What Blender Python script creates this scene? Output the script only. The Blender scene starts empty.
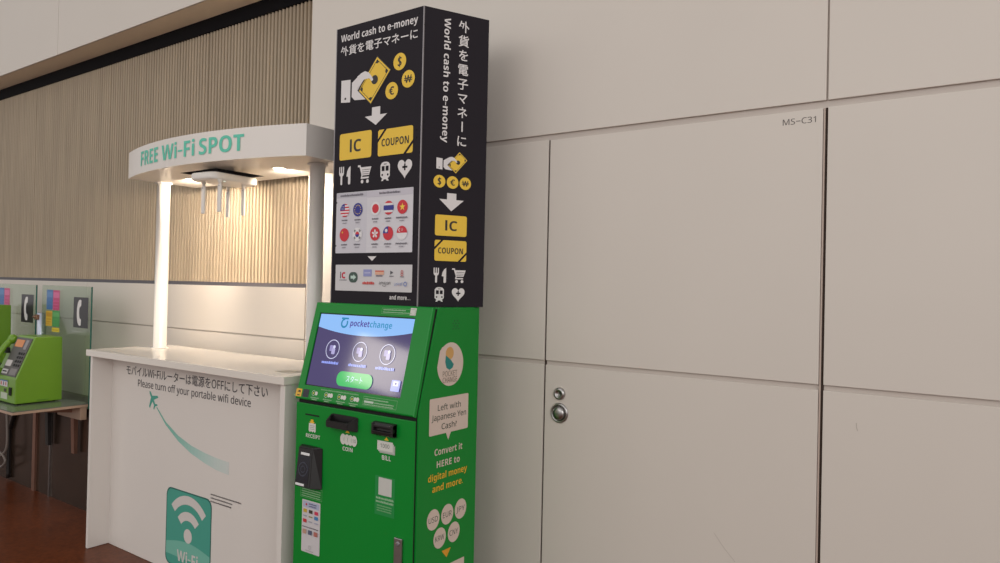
import bpy, bmesh, math, random
from mathutils import Vector, Matrix
random.seed(7)
SC = bpy.context.scene
COL = SC.collection
PI = math.pi

# ------------------------------------------------------------------ materials
def lin(c):
    c /= 255.0
    return c / 12.92 if c <= 0.04045 else ((c + 0.055) / 1.055) ** 2.4
def rgb(t): return (lin(t[0]), lin(t[1]), lin(t[2]), 1.0)

def mat(name, col, rough=0.5, metal=0.0, spec=0.5, noise=0.0, scale=20.0, coat=0.0, bump=0.0, stretch=None):
    m = bpy.data.materials.new(name); m.use_nodes = True
    nt = m.node_tree; b = nt.nodes['Principled BSDF']
    b.inputs['Roughness'].default_value = rough
    b.inputs['Metallic'].default_value = metal
    b.inputs['Specular IOR Level'].default_value = spec
    b.inputs['Coat Weight'].default_value = coat
    b.inputs['Coat Roughness'].default_value = 0.06
    base = rgb(col)
    tc = nt.nodes.new('ShaderNodeTexCoord')
    n = nt.nodes.new('ShaderNodeTexNoise'); n.inputs['Scale'].default_value = scale
    n.inputs['Detail'].default_value = 5
    if stretch:
        mp = nt.nodes.new('ShaderNodeMapping'); mp.inputs['Scale'].default_value = stretch
        nt.links.new(tc.outputs['Object'], mp.inputs['Vector']); nt.links.new(mp.outputs[0], n.inputs['Vector'])
    else:
        nt.links.new(tc.outputs['Object'], n.inputs['Vector'])
    r = nt.nodes.new('ShaderNodeValToRGB')
    k = max(noise, 0.006)
    r.color_ramp.elements[0].position = 0.3; r.color_ramp.elements[1].position = 0.7
    r.color_ramp.elements[0].color = tuple(c * (1 - k) for c in base[:3]) + (1,)
    r.color_ramp.elements[1].color = tuple(min(1, c * (1 + k)) for c in base[:3]) + (1,)
    nt.links.new(n.outputs['Fac'], r.inputs[0]); nt.links.new(r.outputs[0], b.inputs['Base Color'])
    if bump:
        bp = nt.nodes.new('ShaderNodeBump'); bp.inputs['Strength'].default_value = bump
        bp.inputs['Distance'].default_value = 0.002
        nt.links.new(n.outputs['Fac'], bp.inputs['Height']); nt.links.new(bp.outputs[0], b.inputs['Normal'])
    return m

_ink = {}
def ink(col, rough=0.55):
    k = (tuple(col), rough)
    if k not in _ink:
        _ink[k] = mat('ink_%d_%d_%d' % tuple(col), col, rough)
    return _ink[k]

def glow(name, col, e, rough=0.07):
    m = bpy.data.materials.new(name); m.use_nodes = True
    b = m.node_tree.nodes['Principled BSDF']
    b.inputs['Base Color'].default_value = (0.004, 0.004, 0.004, 1)
    b.inputs['Roughness'].default_value = rough
    b.inputs['Emission Color'].default_value = rgb(col)
    b.inputs['Emission Strength'].default_value = e
    return m
_lit = {}
def lit(col, e=1.0):
    k = (tuple(col), e)
    if k not in _lit: _lit[k] = glow('lit_%d_%d_%d' % tuple(col), col, e)
    return _lit[k]

M = {}
M['wall'] = mat('wall_panel', (213, 205, 196), 0.42, noise=0.012, scale=2.0)
M['wall_upper'] = M['wall']
M['joint'] = mat('panel_joint', (196, 186, 178), 0.7)
M['joint_dark'] = mat('panel_joint_dark', (58, 44, 36), 0.8)
M['soffit'] = mat('soffit_board', (238, 222, 198), 0.7, noise=0.03, scale=3)
M['slat'] = mat('slat_laminate', (172, 156, 134), 0.5, noise=0.10, scale=6, stretch=(3, 3, 0.25))
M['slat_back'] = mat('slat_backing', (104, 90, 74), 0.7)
M['black_strip'] = mat('black_reveal', (18, 17, 20), 0.8, spec=0.1)
M['shadow_gap'] = mat('slat_shadow_gap', (84, 82, 90), 0.5)
M['wainscot'] = mat('dark_steel_wainscot', (74, 58, 48), 0.22, metal=0.55, noise=0.25, scale=4)
M['steel'] = mat('brushed_steel', (170, 168, 168), 0.3, metal=1.0, noise=0.05, scale=40)
M['steel_brown'] = mat('steel_brown_tint', (150, 112, 96), 0.4, metal=0.7, noise=0.06, scale=20)
M['pole'] = mat('pole_metal', (170, 176, 190), 0.35, metal=0.8)
M['white'] = mat('white_laminate', (226, 220, 214), 0.32, noise=0.008, scale=4)
M['white_top'] = mat('white_gloss_laminate', (228, 221, 212), 0.16, noise=0.01, scale=5)
M['white_paint'] = mat('white_paint', (228, 224, 218), 0.35)
M['plastic_white'] = mat('router_plastic', (232, 228, 222), 0.4)
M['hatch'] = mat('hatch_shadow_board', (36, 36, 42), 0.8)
M['green'] = mat('kiosk_green', (10, 134, 46), 0.34, spec=0.25, noise=0.015, scale=8)
M['green_side'] = M['green']
M['black'] = mat('black_plastic', (24, 22, 23), 0.38)
M['gap'] = mat('gasket_black', (8, 8, 8), 0.8)
M['screen_glass'] = mat('screen_border', (14, 14, 22), 0.1)
M['sign_black'] = mat('sign_black_print', (40, 36, 42), 0.6, spec=0.12, noise=0.02, scale=6)
M['sign_alu'] = mat('sign_edge_trim', (150, 146, 150), 0.4, metal=0.6)
M['phone_green'] = mat('phone_green', (106, 150, 38), 0.34, noise=0.02, scale=12, coat=0.1)
M['phone_panel'] = mat('phone_panel_grey', (78, 74, 74), 0.4)
M['table_top'] = mat('table_top_dark', (94, 100, 92), 0.18, noise=0.05)
M['table_edge'] = mat('table_edge_band', (176, 150, 130), 0.4)
M['cable'] = mat('cable_rubber', (38, 34, 33), 0.5)
M['cable_grey'] = mat('cable_grey', (120, 110, 104), 0.5)

# terrazzo floor
m = mat('floor_terrazzo', (112, 66, 42), 0.3, spec=0.14); M['floor'] = m
nt = m.node_tree; b = nt.nodes['Principled BSDF']
tc = nt.nodes.new('ShaderNodeTexCoord')
v = nt.nodes.new('ShaderNodeTexVoronoi'); v.inputs['Scale'].default_value = 60
n2 = nt.nodes.new('ShaderNodeTexNoise'); n2.inputs['Scale'].default_value = 1.6; n2.inputs['Detail'].default_value = 6
nt.links.new(tc.outputs['Object'], v.inputs['Vector']); nt.links.new(tc.outputs['Object'], n2.inputs['Vector'])
cr = nt.nodes.new('ShaderNodeValToRGB')
cr.color_ramp.elements[0].color = rgb((92, 44, 20)); cr.color_ramp.elements[1].color = rgb((122, 64, 34))
nt.links.new(v.outputs['Color'], cr.inputs[0])
mx = nt.nodes.new('ShaderNodeMixRGB'); mx.blend_type = 'MULTIPLY'; mx.inputs[0].default_value = 0.35
nt.links.new(cr.outputs[0], mx.inputs[1]); nt.links.new(n2.outputs['Fac'], mx.inputs[2])
nt.links.new(mx.outputs[0], b.inputs['Base Color'])

# tinted glass
m = bpy.data.materials.new('tinted_glass'); m.use_nodes = True; M['glass'] = m
nt = m.node_tree; nt.nodes.clear()
o = nt.nodes.new('ShaderNodeOutputMaterial'); tr = nt.nodes.new('ShaderNodeBsdfTransparent')
gl = nt.nodes.new('ShaderNodeBsdfGlossy'); fr = nt.nodes.new('ShaderNodeLayerWeight'); mix = nt.nodes.new('ShaderNodeMixShader')
nz = nt.nodes.new('ShaderNodeTexNoise'); nz.inputs['Scale'].default_value = 2.0
rr = nt.nodes.new('ShaderNodeValToRGB')
rr.color_ramp.elements[0].color = (0.80, 0.86, 0.80, 1); rr.color_ramp.elements[1].color = (0.84, 0.89, 0.83, 1)
nt.links.new(nz.outputs['Fac'], rr.inputs[0]); nt.links.new(rr.outputs[0], tr.inputs['Color'])
gl.inputs['Roughness'].default_value = 0.03; fr.inputs['Blend'].default_value = 0.5
pw = nt.nodes.new('ShaderNodeMath'); pw.operation = 'POWER'; pw.inputs[1].default_value = 5.0
ad = nt.nodes.new('ShaderNodeMath'); ad.operation = 'MULTIPLY_ADD'; ad.inputs[1].default_value = 0.9; ad.inputs[2].default_value = 0.04; ad.use_clamp = True
nt.links.new(fr.outputs['Facing'], pw.inputs[0]); nt.links.new(pw.outputs[0], ad.inputs[0])   # the same from either face of the pane
nt.links.new(ad.outputs[0], mix.inputs[0]); nt.links.new(tr.outputs[0], mix.inputs[1]); nt.links.new(gl.outputs[0], mix.inputs[2])
nt.links.new(mix.outputs[0], o.inputs['Surface'])
M['glass_edge'] = mat('glass_edge_teal', (44, 104, 92), 0.2)

# ------------------------------------------------------------------ objects
def thing(name, label, cat, loc, group=None):
    o = bpy.data.objects.new(name, None); COL.objects.link(o)
    o.location = loc; o['label'] = label; o['category'] = cat
    if group: o['group'] = group
    o.empty_display_size = 0.1
    return o
ROOT = {}
def origin_of(o):
    p = o; v = Vector((0, 0, 0))
    while p is not None:
        v += Vector(p.location); p = p.parent
    return v
def link_mesh(name, bm, mats, parent=None, label=None, smooth=False, kind=None):
    org = origin_of(parent) if parent is not None else Vector((0, 0, 0))
    if parent is not None:
        bmesh.ops.translate(bm, verts=bm.verts, vec=-org)
    me = bpy.data.meshes.new(name); bm.to_mesh(me); bm.free()
    if not isinstance(mats, (list, tuple)): mats = [mats]
    for m in mats: me.materials.append(m)
    if smooth:
        for p in me.polygons: p.use_smooth = True
    o = bpy.data.objects.new(name, me); COL.objects.link(o)
    if parent is not None: o.parent = parent
    if label: o['label'] = label
    if kind: o['kind'] = kind
    return o
def tag(o, label, cat, group=None):
    o['label'] = label; o['category'] = cat
    if group: o['group'] = group
    return o

def box(bm, x0, x1, y0, y1, z0, z1, bev=0.0, mi=0):
    vs = [bm.verts.new(p) for p in ((x0,y0,z0),(x1,y0,z0),(x1,y1,z0),(x0,y1,z0),(x0,y0,z1),(x1,y0,z1),(x1,y1,z1),(x0,y1,z1))]
    fs = [bm.faces.new([vs[i] for i in f]) for f in ((0,3,2,1),(4,5,6,7),(0,1,5,4),(1,2,6,5),(2,3,7,6),(3,0,4,7))]
    for f in fs: f.material_index = mi
    if bev:
        es = list({e for f in fs for e in f.edges})
        r = bmesh.ops.bevel(bm, geom=es, offset=bev, segments=2, profile=0.6, affect='EDGES')
        for f in r['faces']: f.material_index = mi
    return bm
def prism_x(bm, prof, x0, x1, bev=0.0, mi=0):
    """profile in (y, z) swept along x"""
    a = [bm.verts.new((x0, y, z)) for y, z in prof]; b = [bm.verts.new((x1, y, z)) for y, z in prof]
    n = len(prof); fs = [bm.faces.new(a), bm.faces.new(b[::-1])]
    for i in range(n): fs.append(bm.faces.new((a[i], b[i], b[(i+1) % n], a[(i+1) % n])))
    bmesh.ops.recalc_face_normals(bm, faces=fs)
    for f in fs: f.material_index = mi
    if bev:
        es = list({e for f in fs for e in f.edges})
        r = bmesh.ops.bevel(bm, geom=es, offset=bev, segments=2, profile=0.6, affect='EDGES')
        for f in r['faces']: f.material_index = mi
    return bm
def prism_z(bm, plan, z0, z1, mi=0):
    a = [bm.verts.new((x, y, z0)) for x, y in plan]; b = [bm.verts.new((x, y, z1)) for x, y in plan]
    n = len(plan); fs = [bm.faces.new(a[::-1]), bm.faces.new(b)]
    for i in range(n): fs.append(bm.faces.new((a[i], a[(i+1) % n], b[(i+1) % n], b[i])))
    bmesh.ops.recalc_face_normals(bm, faces=fs)
    for f in fs: f.material_index = mi
    return bm
def basis(axis):
    a = Vector(axis).normalized()
    t = Vector((0, 0, 1)) if abs(a.z) < 0.9 else Vector((1, 0, 0))
    u = a.cross(t).normalized(); return a, u, a.cross(u)
def lathe(bm, origin, axis, prof, seg=28, mi=0):
    """prof: list of (radius, distance along axis)"""
    a, u, w = basis(axis); O = Vector(origin); rings = []
    for r, d in prof:
        if r < 1e-6: rings.append([bm.verts.new(O + a * d)])
        else: rings.append([bm.verts.new(O + a * d + (u * math.cos(2*PI*k/seg) + w * math.sin(2*PI*k/seg)) * r) for k in range(seg)])
    fs = []
    for A, B in zip(rings[:-1], rings[1:]):
        for k in range(seg):
            k2 = (k + 1) % seg
            if len(A) == 1 and len(B) == 1: continue
            if len(A) == 1: fs.append(bm.faces.new((A[0], B[k], B[k2])))
            elif len(B) == 1: fs.append(bm.faces.new((A[k], B[0], A[k2])))
            else: fs.append(bm.faces.new((A[k], B[k], B[k2], A[k2])))
    for f in fs: f.material_index = mi; f.smooth = True
    bmesh.ops.recalc_face_normals(bm, faces=fs)
    return bm
def tube(bm, pts, r, seg=10, mi=0, n=6):
    P = [Vector(p) for p in pts]
    if n > 1 and len(P) > 2:
        Q = []
        for i in range(len(P) - 1):
            p0 = P[max(i-1, 0)]; p1 = P[i]; p2 = P[i+1]; p3 = P[min(i+2, len(P)-1)]
            for k in range(n):
                t = k / n
                Q.append(0.5 * ((2*p1) + (p2-p0)*t + (2*p0-5*p1+4*p2-p3)*t*t + (3*p1-p0-3*p2+p3)*t**3))
        Q.append(P[-1]); P = Q
    rings = []
    up = None
    for i, p in enumerate(P):
        d = (P[min(i+1, len(P)-1)] - P[max(i-1, 0)]).normalized()
        if up is None: _, u, w = basis(d)
        else:
            u = (up - d * up.dot(d)).normalized(); w = d.cross(u)
        up = u
        rr = r[i] if isinstance(r, (list, tuple)) else r
        rings.append([bm.verts.new(p + (u*math.cos(2*PI*k/seg) + w*math.sin(2*PI*k/seg))*rr) for k in range(seg)])
    fs = [bm.faces.new(rings[0][::-1]), bm.faces.new(rings[-1])]
    for A, B in zip(rings[:-1], rings[1:]):
        for k in range(seg):
            f = bm.faces.new((A[k], A[(k+1) % seg], B[(k+1) % seg], B[k])); f.smooth = True; fs.append(f)
    for f in fs: f.material_index = mi
    bmesh.ops.recalc_face_normals(bm, faces=fs)
    return bm
NB = bmesh.new

# ------------------------------------------------------------------ printed graphics: thin vinyl laid on a surface
_glyph = {}
def sans(s, heavy):
    # plain Latin letters drawn with the sans-serif alphabet of the Unicode mathematical block
    o = ''
    for ch in s:
        if ch == 'I': o += chr((0x1D5EE if heavy else 0x1D5BA) + 11)      # a plain stroke, without bars
        elif 'A' <= ch <= 'Z': o += chr((0x1D5D4 if heavy else 0x1D5A0) + ord(ch) - 65)
        elif 'a' <= ch <= 'z': o += chr((0x1D5EE if heavy else 0x1D5BA) + ord(ch) - 97)
        elif '0' <= ch <= '9': o += chr((0x1D7EC if heavy else 0x1D7E2) + ord(ch) - 48)
        else: o += {'-': '\u2010'}.get(ch, ch)
    return o
def glyphs(s, bold, heavy=False):
    s = sans(s, heavy)
    k = (s, bold)
    if k in _glyph: return _glyph[k]
    c = bpy.data.curves.new('glyph', 'FONT'); c.body = s; c.size = 1; c.offset = bold; c.resolution_u = 4
    o = bpy.data.objects.new('glyph', c); COL.objects.link(o)
    bpy.context.view_layer.update()
    me = o.to_mesh()
    vs = [(v.co.x, v.co.y) for v in me.vertices]; fs = [tuple(p.vertices) for p in me.polygons]
    o.to_mesh_clear(); bpy.data.objects.remove(o); bpy.data.curves.remove(c)
    _glyph[k] = (vs, fs); return _glyph[k]

class Print:
    def __init__(self, frame, base=0.0009, step=0.0002):
        self.f = frame; self.bm = bmesh.new(); self.mats = []; self.off = base; self.step = step
    def mi(self, m):
        if m not in self.mats: self.mats.append(m)
        return self.mats.index(m)
    def face(self, pts, m, nxt=True):
        vs = [self.bm.verts.new(self.f(u, v, self.off)) for u, v in pts]
        f = self.bm.faces.new(vs); f.material_index = self.mi(m)
        if nxt: self.off += self.step
        return self
    def rect(self, u0, u1, v0, v1, m, nxt=True): return self.face([(u0,v0),(u1,v0),(u1,v1),(u0,v1)], m, nxt)
    def rrect(self, u0, u1, v0, v1, r, m, n=5):
        p = []
        for cx, cy, a0 in ((u1-r, v0+r, -90), (u1-r, v1-r, 0), (u0+r, v1-r, 90), (u0+r, v0+r, 180)):
            for k in range(n+1):
                a = math.radians(a0 + 90*k/n); p.append((cx + r*math.cos(a), cy + r*math.sin(a)))
        return self.face(p, m)
    def disc(self, cu, cv, r, m, ry=None, n=28, nxt=True):
        ry = ry or r
        return self.face([(cu + r*math.cos(2*PI*k/n), cv + ry*math.sin(2*PI*k/n)) for k in range(n)], m, nxt)
    def half(self, cu, cv, r, a0, a1, m, n=20, nxt=True):
        return self.face([(cu + r*math.cos(math.radians(a0+(a1-a0)*k/n)), cv + r*math.sin(math.radians(a0+(a1-a0)*k/n))) for k in range(n+1)], m, nxt)
    def arc(self, cu, cv, r0, r1, a0, a1, m, n=24):
        i = self.mi(m)
        for k in range(n):
            q = []
            for rr, kk in ((r0,k),(r1,k),(r1,k+1),(r0,k+1)):
                a = math.radians(a0 + (a1-a0)*kk/n); q.append(self.bm.verts.new(self.f(cu+rr*math.cos(a), cv+rr*math.sin(a), self.off)))
            self.bm.faces.new(q).material_index = i
        self.off += self.step; return self
    def frame(self, u0, u1, v0, v1, t, m):
        self.rect(u0, u1, v0, v0+t, m, False); self.rect(u0, u1, v1-t, v1, m, False)
        self.rect(u0, u0+t, v0+t, v1-t, m, False); return self.rect(u1-t, u1, v0+t, v1-t, m)
    def text(self, s, u, v, h, m, width=None, align='l', bold=0.0, rot=0.0, shear=0.0, heavy=False):
        """u, v: baseline anchor; h: capital height; width: fitted width"""
        vs, fs = glyphs(s, bold, heavy)
        x0 = min(p[0] for p in vs); x1 = max(p[0] for p in vs)
        sy = h / 0.714; sx = width / (x1 - x0) if width else sy
        w = (x1 - x0) * sx
        ax = {'l': 0, 'c': -w/2, 'r': -w}[align]
        c, sn = math.cos(rot), math.sin(rot); i = self.mi(m)
        bv = []
        for x, y in vs:
            a = (x - x0) * sx + ax + shear * y * sy; b = y * sy
            bv.append(self.bm.verts.new(self.f(u + a*c - b*sn, v + a*sn + b*c, self.off)))
        for f in fs:
            try: self.bm.faces.new([bv[k] for k in f]).material_index = i
            except ValueError: pass
        self.off += self.step; return self
    def lines(self, u0, u1, v, h, m, frac=0.9, n=None):
        """a row of tiny unreadable lettering, as short dashes"""
        u = u0; i = 0
        while u < u1 - h*0.3:
            w = h * random.choice((0.5, 0.7, 0.9)); w = min(w, u1 - u)
            self.rect(u, u + w*0.8, v, v + h*random.choice((0.8, 1.0)), m, False); u += w
        self.off += self.step; return self
    def done(self, name, parent, label=None):
        bmesh.ops.recalc_face_normals(self.bm, faces=self.bm.faces)
        return link_mesh(name, self.bm, self.mats, parent, label)

# ================================================================== THE SETTING
W = 2.5          # plane of the panelled wall (y); its panels are 12 mm thick
def structure(name, bm, mats, parent=None, smooth=False):
    return link_mesh(name, bm, mats, parent, smooth=smooth, kind='structure')

bm = NB(); box(bm, -12, 4, -6, 3.2, -0.1, 0); structure('floor', bm, M['floor'])

# panelled wall: backing plus separate cladding panels with shadow joints
bm = NB()
box(bm, -3.03, 3.5, W+0.010, W+0.5, 0, 5.2); box(bm, -11.5, -3.03, W+0.010, W+0.5, 0, 1.462)
box(bm, -11.5, -3.03, W+0.010, W+0.5, 3.24, 5.2)
wall = structure('wall_back', bm, M['joint'])
def panel(x0, x1, z0, z1):
    bm = NB(); box(bm, x0, x1, W, W+0.0098, z0, z1, 0.0015)
    return structure('cladding_panel', bm, M['wall'], wall)
g = 0.003
panel(-3.026, -1.536-g, 0.0, 1.190); panel(-3.026, -1.536-g, 1.208, 2.111); panel(-3.03, -0.482-g, 2.134, 5.2)
panel(-0.4785, 1.03-g, 0.0, 1.190); panel(-0.4785, 1.03-g, 1.208, 2.111); panel(-0.482+g, 1.03-g, 2.134, 5.2)
panel(1.03+g, 3.5, 0.0, 1.190); panel(1.03+g, 3.5, 1.208, 2.111); panel(1.03+g, 3.5, 2.134, 5.2)
# low wall under the slats
for a, c in ((-3.034, -5.42), (-5.424, -7.8), (-7.804, -11.5)):
    panel(c, a, 0.0, 1.196); panel(c, a, 1.204, 1.476)
# wall above the slat recess
for a, c in ((-3.03, -6.0), (-6.005, -9.0), (-9.005, -11.5)):
    panel(c, a, 3.224, 5.2)
# dark inner faces of the narrow vertical joints
bm = NB()
box(bm, -1.539, -1.531, W+0.006, W+0.0099, 0, 2.110)
box(bm, -0.4866, -0.4785, W+0.0070, W+0.0099, 0, 2.110)
structure('joint_gasket', bm, M['joint_dark'], wall)

# slatted recess
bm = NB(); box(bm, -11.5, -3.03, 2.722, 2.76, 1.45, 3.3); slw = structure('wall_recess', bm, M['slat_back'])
bm = NB(); x = -3.06; k = 0
while x > -11.4:
    if k % 38 == 37: x -= 0.006
    x0, x1 = x - 0.022, x
    prism_z(bm, [(x0, 2.7225), (x0 + 0.003, 2.705), (x0 + 0.0075, 2.7), (x1 - 0.0075, 2.7), (x1 - 0.003, 2.705), (x1, 2.7225)], 1.497, 3.135)
    x -= 0.0335; k += 1
structure('slat_cladding', bm, M['slat'], slw)
bm = NB(); box(bm, -11.5, -3.03, 2.690, 2.7215, 3.133, 3.225); structure('trim_1', bm, M['black_strip'])
bm = NB(); box(bm, -11.5, -3.03, 2.706, 2.7215, 1.474, 1.499); structure('trim_2', bm, M['shadow_gap'])  # dark strip painted in place of the shaded gap below the slats
bm = NB(); box(bm, -11.5, -3.031, W+0.0138, 2.73, 3.224, 3.24); structure('trim_3', bm, M['soffit'])
bm = NB(); box(bm, -11.5, -3.031, W+0.0138, 2.73, 1.461, 1.474); structure('trim_4', bm, M['wall'])

# dark metal wainscot behind the telephone tables
bm = NB(); box(bm, -11.5, -4.52, 2.252, 2.499, 0.0, 0.66); structure('trim_5', bm, M['wainscot'])
bm = NB(); box(bm, -5.352, -5.338, 2.243, 2.2525, 0.0, 0.66); structure('trim_6', bm, M['steel'])
bm = NB(); box(bm, -5.60, -5.555, 2.238, 2.2525, 0.0, 0.66); structure('trim_7', bm, M['steel_brown'])

# access door flush in the wall
door = link_mesh('door_1', box(box(NB(), -1.531, -0.4935, W, W+0.0098, 0.006, 1.190, 0.0015), -1.531, -0.4935, W, W+0.0098, 1.208, 2.109, 0.0015),
                 M['wall'], kind='structure')
bm = NB(); box(bm, -0.4915, -0.4868, W+0.002, W+0.0098, 0.006, 2.109); link_mesh('edge_strip', bm, mat('door_edge', (186, 168, 156), 0.5), door, kind='structure')
kn = mat('knob_chrome', (178, 175, 174), 0.28, metal=1.0)
kx, kz = -1.461, 1.001
bm = NB(); lathe(bm, (kx, W, kz), (0, -1, 0), [(0.0405, 0), (0.0405, 0.004), (0.036, 0.008), (0.030, 0.006), (0.029, 0.002), (0.0, 0.002)], 36)
link_mesh('door_handle_ring', bm, kn, door, 'round chrome recessed pull ring', kind='structure')
bm = NB(); lathe(bm, (kx, W-0.002, kz), (0, -1, 0), [(0.0265, 0), (0.0265, 0.010), (0.024, 0.014), (0.012, 0.0165), (0, 0.017)], 36)
link_mesh('door_handle', bm, kn, door, 'round chrome push knob', kind='structure')
bm = NB(); lathe(bm, (kx, W, 1.079), (0, -1, 0), [(0.0255, 0), (0.0255, 0.006), (0.022, 0.013), (0.013, 0.014), (0.012, 0.011), (0, 0.011)], 32)
box(bm, kx-0.0015, kx+0.0015, W-0.0125, W-0.010, 1.072, 1.086)
link_mesh('lock_cylinder', bm, kn, door, 'small chrome lock cylinder', kind='structure')
def wall_frame(u, v, o): return Vector((u, W - o, v))
p = Print(wall_frame, 0.0004); p.text('MS−C31', -0.619, 2.0655, 0.0195, ink((84, 78, 74)), width=0.104); d = p.done('lettering', door); d['kind'] = 'structure'
def scratch(pts, w, c, parent):
    p = Print(wall_frame, 0.0003)
    for (a, b), (e, f) in zip(pts[:-1], pts[1:]):
        L = math.hypot(e-a, f-b); nx, nz = -(f-b)/L*w, (e-a)/L*w
        p.face([(a-nx, b-nz), (e-nx, f-nz), (e+nx, f+nz), (a+nx, b+nz)], ink(c), False)
    d = p.done('scuff_mark', parent); d['kind'] = 'structure'
scratch([(-0.825, 0.656), (-0.79, 0.612), (-0.75, 0.572)], 0.0007, (178, 168, 158), door)
scratch([(-0.380, 1.098), (-0.379, 1.085), (-0.376, 1.073)], 0.0012, (182, 172, 162), wall)

# ================================================================== GREEN KIOSK
XL, XR, YF, YB = -2.379, -1.725, 1.931, 2.30
kiosk = thing('money_kiosk', 'green coin and bill kiosk with tilted touchscreen, between the white counter and wall door', 'kiosk', (-2.052, 2.115, 0))
SA = Vector((0, 1.935, 1.045)); SV = (Vector((0, 2.028, 1.42)) - SA); SL = SV.length; SV.normalize(); SN = Vector((0, -SV.z, SV.y))
def slant(u, s, o=0.0): return Vector((u, 0, 0)) + SA + SV * s + SN * o
def front(u, v, o): return Vector((u, YF - o, v))
def kside(u, v, o): return Vector((XR + o, u, v))
def slab(bm, u0, u1, s0, s1, o0, o1, bev=0, mi=0):
    vs = [bm.verts.new(slant(u, s, o)) for o in (o0, o1) for u, s in ((u0,s0),(u1,s0),(u1,s1),(u0,s1))]
    fs = [bm.faces.new([vs[i] for i in f]) for f in ((0,3,2,1),(4,5,6,7),(0,1,5,4),(1,2,6,5),(2,3,7,6),(3,0,4,7))]
    bmesh.ops.recalc_face_normals(bm, faces=fs)
    for f in fs: f.material_index = mi
    if bev:
        es = list({e for f in fs for e in f.edges})
        r = bmesh.ops.bevel(bm, geom=es, offset=bev, segments=2, profile=0.6, affect='EDGES')
        for f in r['faces']: f.material_index = mi
# shell
q0 = slant(0, -0.006, -0.020); q1 = slant(0, SL, -0.020)
bm = NB(); prism_x(bm, [(1.947, 0.012), (1.947, q0.z), (q1.y, 1.42), (YB, 1.42), (YB, 0.012)], XL, XR, 0.003)
link_mesh('cabinet', bm, M['green'], kiosk)
q0 = slant(0, 0.0, -0.008); q1 = slant(0, SL - 0.004, -0.008)
bm = NB(); prism_x(bm, [(1.9395, 0.03), (1.9395, q0.z), (q1.y, q1.z), (2.10, q1.z), (2.10, 0.03)], XL + 0.006, XR - 0.006)
link_mesh('gasket', bm, M['gap'], kiosk, 'black gap between door and cabinet')
bm = NB(); box(bm, XL+0.02, XR-0.02, 1.965, 2.28, 0, 0.012); link_mesh('plinth', bm, M['black'], kiosk)
bm = NB(); box(bm, XL, XR - 0.004, YF, YF + 0.0085, 0.05, 1.012, 0.0025)
kdoor = link_mesh('lower_door', bm, M['green'], kiosk)
# bezel frame round the screen
su0, su1, ss0, ss1 = -2.340, -1.808, 0.040, 0.343
bm = NB()
o_ = [(XL - 0.002, -0.019), (XR - 0.003, -0.019), (XR - 0.006, SL + 0.002), (XL + 0.003, SL + 0.002)]
i_ = [(su0, ss0), (su1, ss0), (su1, ss1), (su0, ss1)]
def ring(pts, o): return [bm.verts.new(slant(u, s, o)) for u, s in pts]
ob, of_, if_, ib = ring(o_, -0.008), ring(o_, 0.008), ring(i_, 0.008), ring(i_, -0.008)
fs = []
for a, c in ((ob, of_), (of_, if_), (if_, ib), (ib, ob)):
    for k in range(4): fs.append(bm.faces.new((a[k], a[(k+1) % 4], c[(k+1) % 4], c[k])))
bmesh.ops.recalc_face_normals(bm, faces=fs)
es = [e for e in bm.edges if (e.verts[0] in of_ and e.verts[1] in of_)]
bmesh.ops.bevel(bm, geom=es, offset=0.007, segments=3, profile=0.5, affect='EDGES')
bezel = link_mesh('screen_bezel', bm, M['green'], kiosk)
bm = NB(); slab(bm, su0 - 0.002, su1 + 0.002, ss0 - 0.002, ss1 + 0.002, -0.007, 0.0025)
screen = link_mesh('touchscreen', bm, M['screen_glass'], kiosk)
# screen picture
p = Print(slant, 0.003, 0.00015)
a0, a1, b0, b1 = su0 + 0.004, su1 - 0.004, ss0 + 0.004, ss1 - 0.004
dk = lit((66, 56, 104), 1.0); sky = lit((140, 188, 246), 1.0); wt = lit((215, 215, 245), 1.0)
p.rect(a0, a1, b0, b1, dk)
pts = [(a1, b1), (a0, b1)]
for k in range(25):
    t = k / 24; pts.append((a0 + (a1 - a0) * t, 0.285 - 0.026 * (1 - (2*t - 1)**2)))
p.face(pts, sky)
p.text('pocket', -2.152, 0.296, 0.024, lit((70, 48, 150)), width=0.108, heavy=True)
p.text('change', -2.041, 0.296, 0.024, lit((36, 140, 190)), width=0.119, heavy=True)
p.arc(-2.186, 0.306, 0.0125, 0.0205, 90, 395, lit((20, 130, 178)))
p.face([(-2.206, 0.322), (-2.166, 0.322), (-2.166, 0.329), (-2.206, 0.329)], lit((20, 130, 178)))
for cx in (-2.223, -2.066, -1.916):
    p.arc(cx, 0.196, 0.0365, 0.0395, 0, 360, wt, 36)
    p.rrect(cx - 0.018, cx + 0.004, 0.188, 0.212, 0.004, lit((150, 140, 195))); p.rrect(cx - 0.004, cx + 0.016, 0.176, 0.200, 0.004, lit((176, 168, 215)))
    p.disc(cx + 0.008, 0.206, 0.007, wt)
    p.lines(cx - 0.048, cx + 0.050, 0.136, 0.011, lit((150, 165, 250)))
p.rrect(-2.163, -1.966, 0.055, 0.113, 0.027, lit((60, 190, 100)))
p.text('スタート', -2.064, 0.075, 0.021, lit((205, 225, 250)), width=0.090, align='c')
p.rrect(-1.866, -1.822, 0.062, 0.104, 0.004, lit((150, 160, 240))); p.rect(-1.857, -1.831, 0.082, 0.100, wt); p.disc(-1.844, 0.091, 0.004, lit((70, 60, 150)))
p.done('display_picture', screen, 'lit start menu on the touchscreen')
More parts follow.
